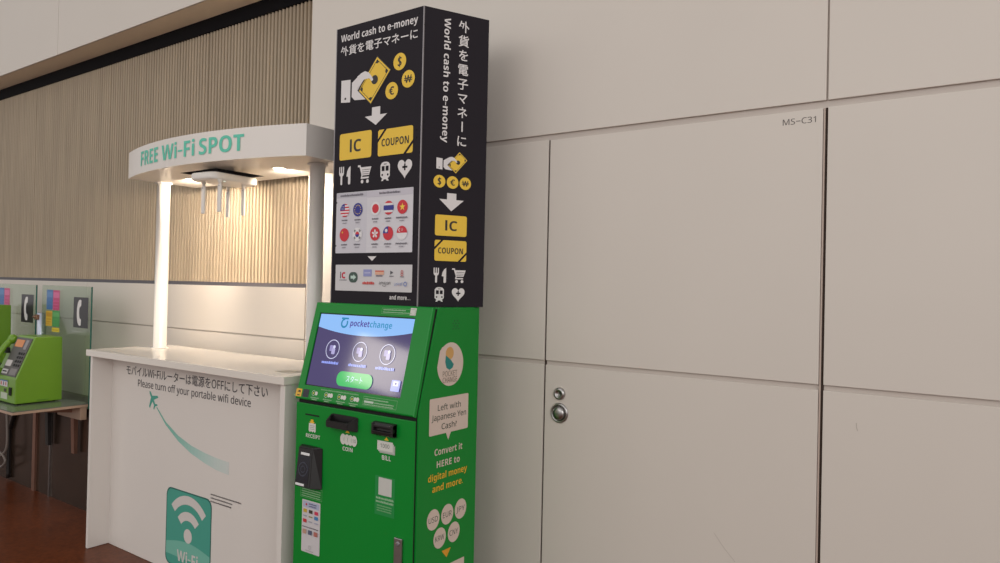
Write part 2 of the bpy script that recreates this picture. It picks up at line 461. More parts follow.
# strip of icons under the screen
W1 = ink((214, 214, 206)); PALE = ink((150, 190, 150)); LG = ink((118, 176, 122))
p = Print(slant, 0.0088); p.rrect(-2.381, -2.345, -0.010, 0.022, 0.003, ink((226, 178, 62))); p.face([(-2.372, 0.008), (-2.364, 0.016), (-2.352, 0.014), (-2.354, 0.006), (-2.362, 0.009)], ink((30, 28, 28)))
p.rect(-2.371, -2.355, -0.006, -0.002, ink((30, 28, 28))); p.done('warning_sticker', bezel, 'small yellow warning sticker')
p = Print(slant, 0.0088); p.rect(-2.338, -2.302, -0.009, 0.023, ink((26, 28, 40), 0.15)); p.done('scanner_window', bezel, 'small black scanner window')
for k, cx in enumerate((-2.262, -2.188, -2.112, -2.040)):
    p = Print(slant, 0.0088)
    p.arc(cx - 0.012, 0.012, 0.009, 0.0105, 0, 360, W1); p.disc(cx - 0.012, 0.012, 0.004, ink((214, 190, 90)))
    p.disc(cx + 0.005, 0.012, 0.008, W1)
    if k: p.disc(cx + 0.019, 0.012, 0.009, W1)
    p.lines(cx - 0.024, cx + 0.026, -0.008, 0.004, PALE); p.lines(cx - 0.016, cx + 0.016, -0.015, 0.004, PALE)
    p.done('step_icon', bezel)
p = Print(slant, 0.0088); p.lines(-2.235, -2.02, 0.028, 0.0055, LG); p.done('small_print', bezel)
p = Print(slant, 0.0088); p.frame(-1.992, -1.816, -0.004, 0.030, 0.0015, LG); p.lines(-1.986, -1.86, 0.018, 0.005, PALE); p.rect(-1.985, -1.935, 0.006, 0.014, ink((190, 206, 190))); p.lines(-1.93, -1.83, 0.007, 0.005, PALE); p.lines(-1.985, -1.83, -0.001, 0.004, PALE)
p.done('info_box', bezel)
p = Print(slant, 0.0088); p.frame(-1.988, -1.812, 0.352, 0.375, 0.0013, LG); p.lines(-1.98, -1.86, 0.366, 0.005, PALE); p.lines(-1.98, -1.83, 0.357, 0.004, PALE); p.done('notice_strip', bezel)
p = Print(slant, 0.0088); p.rect(-1.838, -1.808, 0.351, 0.380, ink((206, 206, 198))); p.done('square_sticker', bezel, 'blank white square sticker')

# door fittings
bm = NB(); box(bm, -2.322, -2.238, YF - 0.0015, YF + 0.001, 0.9655, 0.9715, 0.0008); link_mesh('receipt_slot', bm, M['gap'], kdoor, 'thin black receipt slot')
def wtext(s, x, z, h, w, name='lettering', m=W1, bold=0.012):
    p = Print(front); p.text(s, x, z, h, m, width=w, heavy=True); return p.done(name, kdoor)
YEL = ink((236, 186, 44))
p = Print(front); p.face([(-2.288, 0.951), (-2.272, 0.951), (-2.272, 0.942), (-2.263, 0.942), (-2.280, 0.930), (-2.297, 0.942), (-2.288, 0.942)], YEL)
z = [(-2.297, 0.938)] + []
p.face([(-2.299, 0.905), (-2.291, 0.899), (-2.284, 0.905), (-2.277, 0.899), (-2.270, 0.905), (-2.263, 0.899), (-2.257, 0.905), (-2.257, 0.936), (-2.299, 0.936)], W1)
for k in range(3): p.rect(-2.292, -2.264, 0.911 + k*0.007, 0.913 + k*0.007, ink((150, 160, 150)), False)
p.done('receipt_icon', kdoor); wtext('RECEIPT', -2.3155, 0.8765, 0.0155, 0.085)
# coin scoop: open tray sticking out of the door
bm = NB()
x0, x1 = -2.168, -2.014; yb, yf = YF, YF - 0.040; zt, zl, zb = 0.992, 0.970, 0.934
outer_b = [(x0, yb, zt), (x1, yb, zt), (x1, yb, zb), (x0, yb, zb)]
outer_f = [(x0 + 0.012, yf, zl), (x1 - 0.02, yf, zl), (x1 - 0.02, yf, zb + 0.01), (x0 + 0.012, yf, zb + 0.01)]
t = 0.010
V = [bm.verts.new(c) for c in outer_b + outer_f]
inner = [(x0 + t, yb - 0.004, zt - 0.002), (x1 - t, yb - 0.004, zt - 0.002), (x1 - 0.02 - t, yf + t, zl), (x0 + 0.012 + t, yf + t, zl)]
low = [(x0 + t + 0.004, yb - 0.004, zb + 0.018), (x1 - t - 0.004, yb - 0.004, zb + 0.018), (x1 - 0.024 - t, yf + t + 0.004, zb + 0.018), (x0 + 0.016 + t, yf + t + 0.004, zb + 0.018)]
I = [bm.verts.new(c) for c in inner]; L_ = [bm.verts.new(c) for c in low]
F = [(V[0], V[3], V[2], V[1]), (V[4], V[5], V[6], V[7]), (V[3], V[7], V[6], V[2]), (V[0], V[4], V[7], V[3]), (V[1], V[2], V[6], V[5]),
     (V[0], V[1], I[1], I[0]), (V[1], V[5], I[2], I[1]), (V[5], V[4], I[3], I[2]), (V[4], V[0], I[0], I[3]), (L_[0], L_[1], L_[2], L_[3])]
for k in range(4): F.append((I[k], I[(k+1) % 4], L_[(k+1) % 4], L_[k]))
for f in F: bm.faces.new(f)
bmesh.ops.recalc_face_normals(bm, faces=bm.faces)
bmesh.ops.bevel(bm, geom=list(bm.edges), offset=0.003, segments=2, affect='EDGES')
link_mesh('coin_tray', bm, M['black'], kdoor, 'black scoop for coins')
p = Print(front); p.face([(-2.085, 0.925), (-2.061, 0.925), (-2.073, 0.936)], YEL)
for k, cx in enumerate((-2.097, -2.075, -2.055, -2.034)):
    p.disc(cx, 0.8985, 0.0175, M['green']) if k else None
    p.disc(cx, 0.8985, 0.0158, W1, ry=0.021)
p.text('10', -2.034, 0.892, 0.013, ink((90, 96, 90)), width=0.018, align='c'); p.done('coins_icon', kdoor)
wtext('COIN', -2.0985, 0.8545, 0.0155, 0.056)
# bill mouth
bm = NB(); x0, x1 = -1.924, -1.814
prism_x(bm, [(YF, 0.992), (YF - 0.016, 0.990), (YF - 0.022, 0.982), (YF - 0.022, 0.974), (YF - 0.012, 0.971), (YF - 0.012, 0.963), (YF - 0.024, 0.960), (YF - 0.022, 0.948), (YF - 0.012, 0.942), (YF, 0.942)], x0, x1, 0.0015)
box(bm, x0, x0 + 0.012, YF - 0.023, YF, 0.945, 0.989, 0.002); box(bm, x1 - 0.012, x1, YF - 0.023, YF, 0.945, 0.989, 0.002)
link_mesh('bill_slot', bm, M['black'], kdoor, 'black mouth for bills')
p = Print(front); p.face([(-1.877, 0.925), (-1.853, 0.925), (-1.865, 0.937)], YEL)
p.rect(-1.899, -1.820, 0.876, 0.909, ink((170, 176, 166))); p.rect(-1.905, -1.826, 0.881, 0.915, ink((188, 192, 184))); p.rect(-1.911, -1.832, 0.886, 0.921, W1)
p.text('1000', -1.8715, 0.8965, 0.0145, ink((80, 90, 84)), width=0.045, align='c'); p.done('bills_icon', kdoor)
wtext('BILL', -1.886, 0.8515, 0.017, 0.045)
# card reader, a wedge
bm = NB()
bb = [(-2.338, YF, 0.678), (-2.208, YF, 0.678), (-2.208, YF, 0.848), (-2.338, YF, 0.848)]
ff = [(-2.328, YF - 0.046, 0.688), (-2.238, YF - 0.046, 0.688), (-2.246, YF - 0.026, 0.842), (-2.328, YF - 0.026, 0.842)]
B_ = [bm.verts.new(c) for c in bb]; F_ = [bm.verts.new(c) for c in ff]
bm.faces.new(B_[::-1]); bm.faces.new(F_)
for k in range(4): bm.faces.new((B_[k], B_[(k+1) % 4], F_[(k+1) % 4], F_[k]))
bmesh.ops.recalc_face_normals(bm, faces=bm.faces)
bmesh.ops.bevel(bm, geom=list(bm.edges), offset=0.005, segments=2, affect='EDGES')
reader = link_mesh('card_reader', bm, M['black'], kdoor, 'black contactless card reader')
rA, rB = Vector((-2.328, YF - 0.046, 0.688)), Vector((-2.328, YF - 0.026, 0.842))
rV = (rB - rA); rL = rV.length; rV.normalize(); rN = Vector((0, -rV.z, rV.y))
def rface(u, v, o): return rA + Vector((u, 0, 0)) + rV * v + rN * o
p = Print(rface, 0.0006); p.rrect(0.020, 0.072, rL - 0.030, rL - 0.020, 0.002, ink((225, 225, 225))); p.done('light_bar', reader, 'white light bar')
p = Print(rface, 0.0006); p.rrect(0.008, 0.060, 0.005, 0.014, 0.002, ink((225, 225, 225))); p.done('light_bar', reader, 'white light bar')
p = Print(rface, 0.0006); p.rrect(0.006, 0.080, 0.018, rL - 0.034, 0.004, ink((24, 26, 36), 0.2)); p.arc(0.043, 0.070, 0.024, 0.028, 0, 360, ink((56, 60, 74))); p.arc(0.043, 0.070, 0.011, 0.014, 0, 360, ink((56, 60, 74))); p.done('touch_pad', reader)
p = Print(front); p.frame(-2.340, -2.210, 0.632, 0.678, 0.0014, LG)
for k in range(4): p.lines(-2.332, -2.218, 0.664 - k*0.009, 0.0045, PALE)
p.done('notice_box', kdoor)
# list sticker
p = Print(front); p.rrect(-2.328, -2.218, 0.4135, 0.6235, 0.004, ink((206, 202, 204)))
p.rect(-2.322, -2.224, 0.594, 0.618, ink((176, 182, 206))); p.disc(-2.302, 0.606, 0.005, ink((190, 60, 70))); p.lines(-2.286, -2.240, 0.608, 0.005, ink((90, 90, 120))); p.lines(-2.286, -2.240, 0.599, 0.005, ink((110, 110, 140)))
cs = [(200, 164, 60), (70, 62, 50), (206, 60, 90), (150, 160, 170), (150, 140, 80), (70, 130, 180), (200, 60, 60), (160, 160, 170), (170, 170, 190)]
for k, c in enumerate(cs):
    cx = -2.308 + (k % 3) * 0.034; cz = 0.580 - (k // 3) * 0.020
    p.rrect(cx - 0.011, cx + 0.011, cz - (0.007 if k not in (3, 4, 7, 8) else 0.003), cz + (0.007 if k not in (3, 4, 7, 8) else 0.002), 0.002, ink(c))
p.lines(-2.322, -2.226, 0.514, 0.004, ink((100, 90, 100)))
for cx, c in ((-2.308, (190, 150, 130)), (-2.274, (90, 96, 120)), (-2.240, (180, 110, 100))): p.rect(cx - 0.011, cx + 0.011, 0.488, 0.506, ink(c))
p.arc(-2.274, 0.438, 0.006, 0.008, 0, 360, ink((180, 178, 180))); p.lines(-2.30, -2.25, 0.422, 0.003, ink((170, 168, 170)))
p.done('payment_sticker', kdoor, 'long white sticker of payment marks')
p = Print(front); p.rect(-1.918, -1.817, 0.645, 0.790, ink((24, 138, 64))); p.rect(-1.900, -1.833, 0.720, 0.785, ink((200, 200, 194)))
for k in range(2): p.lines(-1.912, -1.822, 0.704 - k*0.013, 0.008, PALE)
for k in range(3): p.lines(-1.906, -1.830, 0.678 - k*0.009, 0.005, LG)
p.done('square_sticker', kdoor, 'blank white sticker over small print')
bm = NB(); box(bm, -1.810, -1.770, YF - 0.008, YF, 0.33, 0.582, 0.003); hd = link_mesh('door_lever', bm, M['steel'], kdoor, 'steel lever handle')
bm = NB(); lathe(bm, (-1.790, YF - 0.008, 0.562), (0, -1, 0), [(0.009, 0), (0.009, 0.002), (0.007, 0.003), (0, 0.003)], 20); link_mesh('keyhole', bm, M['sign_alu'], hd)

# right-hand side graphics
CRM = ink((214, 196, 184))
p = Print(kside)
pts = []
cy, cz, r = 2.122, 1.205, 0.078
for k in range(40):
    a = math.radians(125 - 300 * k / 39); pts.append((cy + r * math.cos(a), cz + r * 1.06 * math.sin(a)))
pts += [(2.058, 1.258), (2.072, 1.272)]
p.face(pts, CRM)
p.half(2.116, 1.247, 0.024, 0, 360, ink((206, 160, 96))); p.off -= 0.00005
p.face([(2.093, 1.240), (2.090, 1.215), (2.098, 1.192), (2.116, 1.183), (2.134, 1.190), (2.142, 1.203), (2.122, 1.222)], ink((30, 130, 124)))
p.text('POCKET', 2.120, 1.160, 0.020, ink((120, 104, 88)), width=0.086, align='c'); p.text('CHANGE', 2.120, 1.136, 0.020, ink((120, 104, 88)), width=0.086, align='c')
p.done('logo_sticker', kiosk, 'round cream sticker with a teal and orange drop')
p = Print(kside); DK = ink((44, 62, 50))
p.face([(2.010, 0.946), (2.104, 0.946), (2.118, 0.918), (2.134, 0.946), (2.234, 0.946), (2.238, 0.950), (2.238, 1.079), (2.234, 1.083), (2.010, 1.083), (2.006, 1.079), (2.006, 0.950)], CRM)
for s, zz, w in (('Left with', 1.035, 0.138), ('Japanese Yen', 1.000, 0.206), ('Cash?', 0.963, 0.090)): p.text(s, 2.122, zz, 0.0215, DK, width=w, align='c', bold=0.006)
p.done('speech_balloon', kiosk, 'cream speech balloon with green writing')
for s, zz, w, c_, lb in (('Convert it', 0.869, 0.166, CRM, 'cream'), ('HERE to', 0.822, 0.138, CRM, 'cream'), ('digital money', 0.777, 0.232, ink((232, 176, 40)), 'yellow'), ('and more.', 0.734, 0.182, ink((232, 176, 40)), 'yellow')):
    p = Print(kside); p.text(s, 2.123, zz, 0.0245, c_, width=w, align='c', heavy=True); p.done('slogan_lettering', kiosk, lb + ' lettering reading ' + s)
for s, cy, cz in (('USD', 2.041, 0.633), ('EUR', 2.123, 0.634), ('JPY', 2.204, 0.636), ('KRW', 2.081, 0.555), ('CNY', 2.165, 0.556)):
    p = Print(kside); p.disc(cy, cz, 0.036, CRM, ry=0.0385, n=36); p.text(s, cy, cz - 0.010, 0.020, DK, width=0.052, align='c'); p.done('currency_badge', kiosk, 'round cream badge reading ' + s)
p = Print(kside); p.face([(2.094, 0.502), (2.148, 0.502), (2.124, 0.470)], ink((226, 160, 40))); p.rect(2.02, 2.233, 0.34, 0.442, CRM); p.done('arrow_panel', kiosk)
bm = NB()
for k in range(5):
    for j in range(4): 
        if (k + j) % 2 == 0: box(bm, XR - 0.001, XR + 0.0006, 2.130 + k*0.009, 2.136 + k*0.009, 1.336 + j*0.010, 1.342 + j*0.010)
link_mesh('speaker_vent', bm, mat('vent_green', (20, 96, 44), 0.6), kiosk, 'small grid of vent holes')

# ================================================================== SIGN COLUMN
Z0, Z1 = 1.421, 2.573
sign = thing('sign_column', 'tall black sign column with yellow money icons standing on top of the green kiosk', 'sign', (-2.07, 2.17, Z0))
A, B, Cc, Dd = (-2.316, 2.045), (-1.830, 2.045), (-1.707, 2.298), (-2.441, 2.298)
bm = NB(); prism_z(bm, [A, B, Cc, Dd], Z0, Z1); body = link_mesh('column_body', bm, M['sign_black'], sign)
bm = NB(); box(bm, -1.8325, -1.8285, 2.0435, 2.0475, Z0, Z1); link_mesh('corner_trim', bm, M['sign_alu'], sign, 'thin grey corner trim')
bm = NB(); box(bm, -2.318, -2.314, 2.0435, 2.0475, Z0, Z1); link_mesh('corner_trim', bm, M['sign_alu'], sign, 'thin grey corner trim')
def sfront(u, v, o): return Vector((u, 2.045 - o, v))
sd = Vector((Cc[0] - B[0], Cc[1] - B[1], 0)).normalized(); sn = Vector((sd.y, -sd.x, 0))
def sside(u, v, o): return Vector((B[0], B[1], v)) + sd * (u*1.02 - 0.0136) + sn * o
SW = ink((222, 218, 218)); SY = ink((236, 196, 62)); SB = ink((40, 36, 34))
def finish(p, name, label=None): return p.done(name, sign, label)
p = Print(sfront); p.text('World cash to e-money', -2.290, 2.5135, 0.029, SW, width=0.430, heavy=True); finish(p, 'english_title')
p = Print(sfront); p.text('外貨を電子マネーに', -2.2905, 2.4565, 0.031, SW, width=0.431, bold=0.012); finish(p, 'japanese_title')
def rotpts(pts, c, a, s=1.0):
    ca, sa = math.cos(a), math.sin(a)
    return [(c[0] + s*(x*ca - y*sa), c[1] + s*(x*sa + y*ca)) for x, y in pts]
def hand_and_note(f, cx, cy, s):
    """s = 1: the big icon of the front; centre of the note at cx, cy"""
    p = Print(f)
    T = lambda pts: [(cx + x*s, cy + y*s) for x, y in pts]
    p.face(T([(-0.192, -0.066), (-0.137, -0.071), (-0.137, 0.023), (-0.192, 0.026)]), SW)
    p.disc(cx - 0.166*s, cy - 0.053*s, 0.005*s, SB)
    p.face(T([(-0.128, -0.050), (-0.110, -0.066), (-0.030, -0.072), (-0.004, -0.020), (0.0, 0.012), (-0.030, 0.036), (-0.052, 0.045), (-0.075, 0.040), (-0.128, 0.008)]), SW)
    hx, hy = 0.0525, 0.0835; a = -math.radians(41)
    r = lambda x, y: rotpts([(x, y)], (cx, cy), a, s)[0]
    p.face([r(-hx, -hy), r(hx, -hy), r(hx, hy), r(-hx, hy)], SB)
    hx -= 0.004; hy -= 0.004
    p.face([r(-hx, -hy), r(hx, -hy), r(hx, hy), r(-hx, hy)], SY)
    q = 0.007; w = 0.0022
    for x0, x1, y0, y1 in ((-hx+q, hx-q, -hy+q, -hy+q+w), (-hx+q, hx-q, hy-q-w, hy-q), (-hx+q, -hx+q+w, -hy+q, hy-q), (hx-q-w, hx-q, -hy+q, hy-q)):
        p.face([r(x0, y0), r(x1, y0), r(x1, y1), r(x0, y1)], SB, False)
    p.off += p.step
    for sx in (-1, 1):
        for sy in (-1, 1):
            X, Y = sx*(hx-q), sy*(hy-q); k = 0.017
            p.face([r(X, Y), r(X - sx*k, Y), r(X - sx*k*0.7, Y - sy*k*0.7), r(X, Y - sy*k)], SB, False)
    p.off += p.step
    c0 = r(0.002, 0.004); p.disc(c0[0], c0[1], 0.0185*s, SB)
    # thumb laid over the note
    p.face(T([(-0.052, 0.045), (-0.030, 0.036), (-0.008, 0.012), (-0.004, 0.002), (-0.012, -0.002), (-0.026, 0.012), (-0.055, 0.012), (-0.078, -0.012), (-0.095, -0.02), (-0.095, 0.03)]), SW)
    p.face(T([(-0.058, 0.010), (-0.076, -0.008), (-0.088, -0.030), (-0.083, -0.032), (-0.070, -0.010), (-0.052, 0.008)]), SB)
    return finish(p, 'hand_with_banknote')
hand_and_note(sfront, -2.090, 2.325, 1.0)
def coin(f, cx, cy, r, s):
    p = Print(f); p.disc(cx, cy, r, SY, n=36)
    if s == '$':
        p.text('S', cx, cy - r*0.50, r*1.0, SB, width=r*0.60, align='c', heavy=True); p.rect(cx - r*0.06, cx + r*0.06, cy - r*0.66, cy + r*0.66, SB)
    elif s == '€':
        p.text('C', cx + r*0.06, cy - r*0.48, r*0.96, SB, width=r*0.66, align='c', heavy=True)
        for q in (0.06, -0.16): p.rect(cx - r*0.44, cx + r*0.14, cy + r*q, cy + r*(q + 0.11), SB)
    else:
        p.text('W', cx, cy - r*0.44, r*0.88, SB, width=r*1.05, align='c', heavy=True)
        for q in (0.04, -0.18): p.rect(cx - r*0.62, cx + r*0.62, cy + r*q, cy + r*(q + 0.11), SB)
    p.off += 0; return finish(p, 'coin_icon', 'yellow coin marked ' + s)
coin(sfront, -1.951, 2.378, 0.034, '$'); coin(sfront, -1.904, 2.303, 0.034, '₩'); coin(sfront, -1.991, 2.269, 0.034, '€')
p = Print(sfront); p.face([(-2.098, 2.216), (-2.052, 2.216), (-2.052, 2.183), (-2.013, 2.183), (-2.075, 2.143), (-2.138, 2.183), (-2.098, 2.183)], SW); finish(p, 'arrow_icon')
p = Print(sfront); p.rrect(-2.283, -2.096, 2.016, 2.126, 0.010, SY); p.text('IC', -2.189, 2.046, 0.050, SB, width=0.066, align='c', heavy=True); finish(p, 'card_badge', 'yellow badge reading IC')
def coupon(f, u0, u1, v0, v1):
    p = Print(f); h = v1 - v0
    p.rrect(u0, u1, v0, v1, h*0.09, SY)
    t = h*0.13
    p.face([(u0 - 0.002, v1 - h*0.36), (u0 - 0.002, v1 - h*0.36 - t), (u0 + h*0.34 + t, v1 + 0.002), (u0 + h*0.34, v1 + 0.002)], M['sign_black'])
    p.face([(u1 + 0.002, v0 + h*0.36), (u1 + 0.002, v0 + h*0.36 + t), (u1 - h*0.34 - t, v0 - 0.002), (u1 - h*0.34, v0 - 0.002)], M['sign_black'])
    p.text('COUPON', (u0+u1)/2, v0 + h*0.36, h*0.28, SB, width=(u1-u0)*0.78, align='c', heavy=True)
    return finish(p, 'coupon_badge', 'yellow badge reading COUPON')
coupon(sfront, -2.060, -1.872, 2.014, 2.120)
def fork_knife(f, u0, v0, s):
    p = Print(f); q = lambda x, y: (u0 + x*s, v0 + y*s)
    for k in range(3): p.face([q(0.02+k*0.15, 0.60), q(0.10+k*0.15, 0.60), q(0.10+k*0.15, 1.0), q(0.02+k*0.15, 1.0)], SW, False)
    p.off += p.step
    p.face([q(0.02, 0.66), q(0.06, 0.52), q(0.14, 0.47), q(0.14, 0.04), q(0.18, 0.0), q(0.24, 0.0), q(0.28, 0.04), q(0.28, 0.47), q(0.36, 0.52), q(0.40, 0.66)], SW)
    p.face([q(0.78, 0.0), q(0.86, 0.0), q(0.92, 0.05), q(0.92, 1.0), q(0.78, 0.92), q(0.66, 0.72), q(0.60, 0.45), q(0.74, 0.42), q(0.74, 0.04)], SW); return finish(p, 'fork_and_knife_icon')
def cart(f, u0, v0, s):
    p = Print(f); q = lambda x, y: (u0 + x*s, v0 + y*s)
    p.face([q(0, 0.98), q(0.18, 0.98), q(0.24, 0.86), q(1.0, 0.86), q(0.84, 0.42), q(0.36, 0.42), q(0.32, 0.34), q(0.82, 0.34), q(0.82, 0.25), q(0.22, 0.25), q(0.28, 0.44), q(0.13, 0.88), q(0, 0.88)], SW)
    for k in range(3): p.face([q(0.32, 0.73 - k*0.11), q(0.90 - k*0.04, 0.73 - k*0.11), q(0.89 - k*0.04, 0.705 - k*0.11), q(0.33, 0.705 - k*0.11)], M['sign_black'], False)
    p.off += p.step
    for x in (0.34, 0.74): c = q(x, 0.10); p.disc(c[0], c[1], 0.10*s, SW, nxt=False)
    p.off += p.step; return finish(p, 'shopping_cart_icon')
def train(f, u0, v0, s):
    p = Print(f); q = lambda x, y: (u0 + x*s, v0 + y*s)
    p.face([q(0.10, 0.25), q(0.22, 0.14), q(0.66, 0.14), q(0.78, 0.25), q(0.78, 0.84), q(0.68, 0.96), q(0.54, 1.0), q(0.34, 1.0), q(0.20, 0.96), q(0.10, 0.84)], SW)
    p.face([q(0.16, 0.0), q(0.30, 0.0), q(0.36, 0.08), q(0.52, 0.08), q(0.58, 0.0), q(0.72, 0.0), q(0.62, 0.16), q(0.26, 0.16)], SW)
    B = M['sign_black']
    p.face([q(0.19, 0.52), q(0.40, 0.52), q(0.40, 0.78), q(0.19, 0.78)], B, False); p.face([q(0.48, 0.52), q(0.69, 0.52), q(0.69, 0.78), q(0.48, 0.78)], B, False)
    p.face([q(0.34, 0.86), q(0.54, 0.86), q(0.54, 0.90), q(0.34, 0.90)], B, False)
    for x in (0.24, 0.64): c = q(x, 0.32); p.disc(c[0], c[1], 0.06*s, B, nxt=False)
    p.off += p.step; return finish(p, 'train_icon')
def heart(f, u0, v0, s):
    p = Print(f); pts = []
    for k in range(48):
        t = 2*PI*k/48; x = 16*math.sin(t)**3; y = 13*math.cos(t) - 5*math.cos(2*t) - 2*math.cos(3*t) - math.cos(4*t)
        pts.append((u0 + (0.5 + x/33)*s, v0 + (0.56 + y/30)*s))
    p.face(pts, SW); q = lambda x, y: (u0 + x*s, v0 + y*s); B = M['sign_black']
    p.face([q(0.45, 0.42), q(0.55, 0.42), q(0.55, 0.76), q(0.45, 0.76)], B, False); p.face([q(0.33, 0.54), q(0.67, 0.54), q(0.67, 0.64), q(0.33, 0.64)], B)
    return finish(p, 'heart_icon')
fork_knife(sfront, -2.284, 1.913, 0.076); cart(sfront, -2.171, 1.912, 0.077); train(sfront, -2.050, 1.914, 0.076); heart(sfront, -1.950, 1.915, 0.078)
# currency panel with flag roundels
def panel_part(u0, u1, v0, v1, col, name):
    p = Print(sfront); p.rrect(u0, u1, v0, v1, 0.004, ink(col)); return p, p.off
p = Print(sfront); p.rrect(-2.294, -1.863, 1.629, 1.880, 0.004, ink((214, 212, 218)))
p.rect(-2.293, -2.113, 1.631, 1.856, ink((206, 204, 212))); p.rect(-2.293, -2.113, 1.857, 1.878, ink((190, 188, 198))); p.rect(-2.112, -1.865, 1.853, 1.878, ink((200, 196, 206)))
GY = ink((104, 100, 110)); p.lines(-2.270, -2.135, 1.863, 0.009, GY); p.lines(-2.045, -1.930, 1.862, 0.009, GY)
for cx in (-2.241, -2.164, -2.063, -1.991, -1.917):
    for cz in (1.806, 1.705):
        w = 0.034 if cx == -1.917 else 0.020
        p.lines(cx - w*0.9, cx + w*0.9, cz - 0.044, 0.006, GY); p.lines(cx - 0.012, cx + 0.012, cz - 0.055, 0.005, ink((150, 146, 156)))
finish(p, 'currency_panel', 'pale panel listing currencies')
RED = ink((206, 44, 58)); BLU = ink((44, 48, 140)); WHT = ink((228, 226, 228)); YEL2 = ink((240, 206, 70))
FB = 0.0030; FR = 0.0275
def flag(cx, cz, fn, label):
    p = Print(sfront, FB); fn(p, cx, cz); return finish(p, 'flag_roundel', label)
def chord(p, cx, cz, y0, y1, m, n=8):
    L, R_ = [], []
    for k in range(n + 1):
        y = y0 + (y1 - y0)*k/n; h = math.sqrt(max(0, FR*FR - y*y)); L.append((cx - h, cz + y)); R_.append((cx + h, cz + y))
    pts = L + R_[::-1]
    out = []
    for q in pts:
        if not out or (abs(q[0]-out[-1][0]) + abs(q[1]-out[-1][1])) > 1e-6: out.append(q)
    if (abs(out[0][0]-out[-1][0]) + abs(out[0][1]-out[-1][1])) < 1e-6: out.pop()
    p.face(out, m, False)
def star(p, cx, cz, r, m, rot=90, n=5, k=0.4):
    p.face([(cx + (r if i % 2 == 0 else r*k)*math.cos(math.radians(rot + i*180/n)), cz + (r if i % 2 == 0 else r*k)*math.sin(math.radians(rot + i*180/n))) for i in range(2*n)], m)
def f_us(p, cx, cz):
    for k in range(9): chord(p, cx, cz, -FR + k*2*FR/9, -FR + (k+1)*2*FR/9, RED if k % 2 == 0 else WHT)
    p.off += p.step; p.face([(cx, cz), (cx, cz + FR)] + [(cx + FR*math.cos(math.radians(a)), cz + FR*math.sin(math.radians(a))) for a in range(100, 181, 10)], BLU)
    for i in range(3):
        for j in range(3): p.disc(cx - 0.006 - i*0.006, cz + 0.004 + j*0.006, 0.0014, WHT, n=8, nxt=False)
def f_eu(p, cx, cz):
    p.disc(cx, cz, FR, BLU)
    for k in range(12): p.disc(cx + 0.018*math.cos(k*PI/6), cz + 0.018*math.sin(k*PI/6), 0.0022, YEL2, n=8, nxt=False)
def f_jp(p, cx, cz): p.disc(cx, cz, FR, WHT); p.disc(cx, cz, 0.0185, RED)
def f_th(p, cx, cz):
    for a, c, m in ((-1, -0.66, RED), (-0.66, -0.36, WHT), (-0.36, 0.36, BLU), (0.36, 0.66, WHT), (0.66, 1, RED)): chord(p, cx, cz, a*FR, c*FR, m)
def f_vn(p, cx, cz): p.disc(cx, cz, FR, RED); star(p, cx, cz, 0.016, YEL2)
def f_cn(p, cx, cz): p.disc(cx, cz, FR, RED); star(p, cx - 0.011, cz + 0.010, 0.006, YEL2)
def f_kr(p, cx, cz):
    p.disc(cx, cz, FR, WHT); p.half(cx, cz, 0.0115, 0, 180, RED); p.half(cx, cz, 0.0115, 180, 360, BLU)
    for a in (45, 135, 225, 315):
        for k in range(3):
            r0 = 0.0175 + k*0.0030; c = (cx + r0*math.cos(math.radians(a)), cz + r0*math.sin(math.radians(a)))
            p.face(rotpts([(-0.0009, -0.005), (0.0009, -0.005), (0.0009, 0.005), (-0.0009, 0.005)], c, math.radians(a)), SB, False)
def f_hk(p, cx, cz):
    p.disc(cx, cz, FR, RED)
    for k in range(5):
        a = 90 + 72*k; c = (cx + 0.009*math.cos(math.radians(a)), cz + 0.009*math.sin(math.radians(a)))
        p.face(rotpts([(-0.008, 0), (-0.002, -0.004), (0.006, -0.004), (0.009, 0.001), (0.004, 0.005), (-0.003, 0.003)], c, math.radians(a)), WHT, False)
def f_tw(p, cx, cz):
    p.disc(cx, cz, FR, RED); p.face([(cx, cz), (cx, cz + FR)] + [(cx + FR*math.cos(math.radians(a)), cz + FR*math.sin(math.radians(a))) for a in range(100, 181, 10)], BLU)
    star(p, cx - 0.010, cz + 0.011, 0.0085, WHT, n=12, k=0.7)
def f_sg(p, cx, cz):
    p.half(cx, cz, FR, 180, 360, WHT); p.half(cx, cz, FR, 0, 180, RED)
    p.disc(cx - 0.011, cz + 0.011, 0.007, WHT); p.disc(cx - 0.008, cz + 0.011, 0.006, RED)
    for k in range(5): p.disc(cx + 0.001 + 0.004*math.cos(k*1.257+1.57), cz + 0.012 + 0.004*math.sin(k*1.257+1.57), 0.0013, WHT, n=8, nxt=False)
for cx, cz, fn, lb in ((-2.241, 1.806, f_us, 'stars and stripes roundel'), (-2.164, 1.806, f_eu, 'blue roundel with a ring of gold stars'), (-2.063, 1.806, f_jp, 'white roundel with red disc'),
    (-1.991, 1.806, f_th, 'red white and blue striped roundel'), (-1.917, 1.806, f_vn, 'red roundel with one gold star'), (-2.241, 1.705, f_cn, 'red roundel with small gold star'),
    (-2.164, 1.705, f_kr, 'white roundel with red and blue disc'), (-2.063, 1.705, f_hk, 'red roundel with white flower'), (-1.991, 1.705, f_tw, 'red roundel with blue quarter'), (-1.917, 1.705, f_sg, 'red over white roundel')):
    flag(cx, cz, fn, lb)
p = Print(sfront); p.face([(-2.103, 1.615), (-2.053, 1.615), (-2.078, 1.596)], SW); finish(p, 'pointer_icon')
p = Print(sfront); p.rrect(-2.290, -1.860, 1.474, 1.581, 0.003, ink((208, 206, 208))); 
p.text('i', -2.262, 1.526, 0.024, ink((90, 84, 90)), bold=0.04); p.text('c', -2.252, 1.526, 0.030, ink((200, 40, 66)), width=0.022, bold=0.04); p.lines(-2.266, -2.222, 1.516, 0.004, GY)
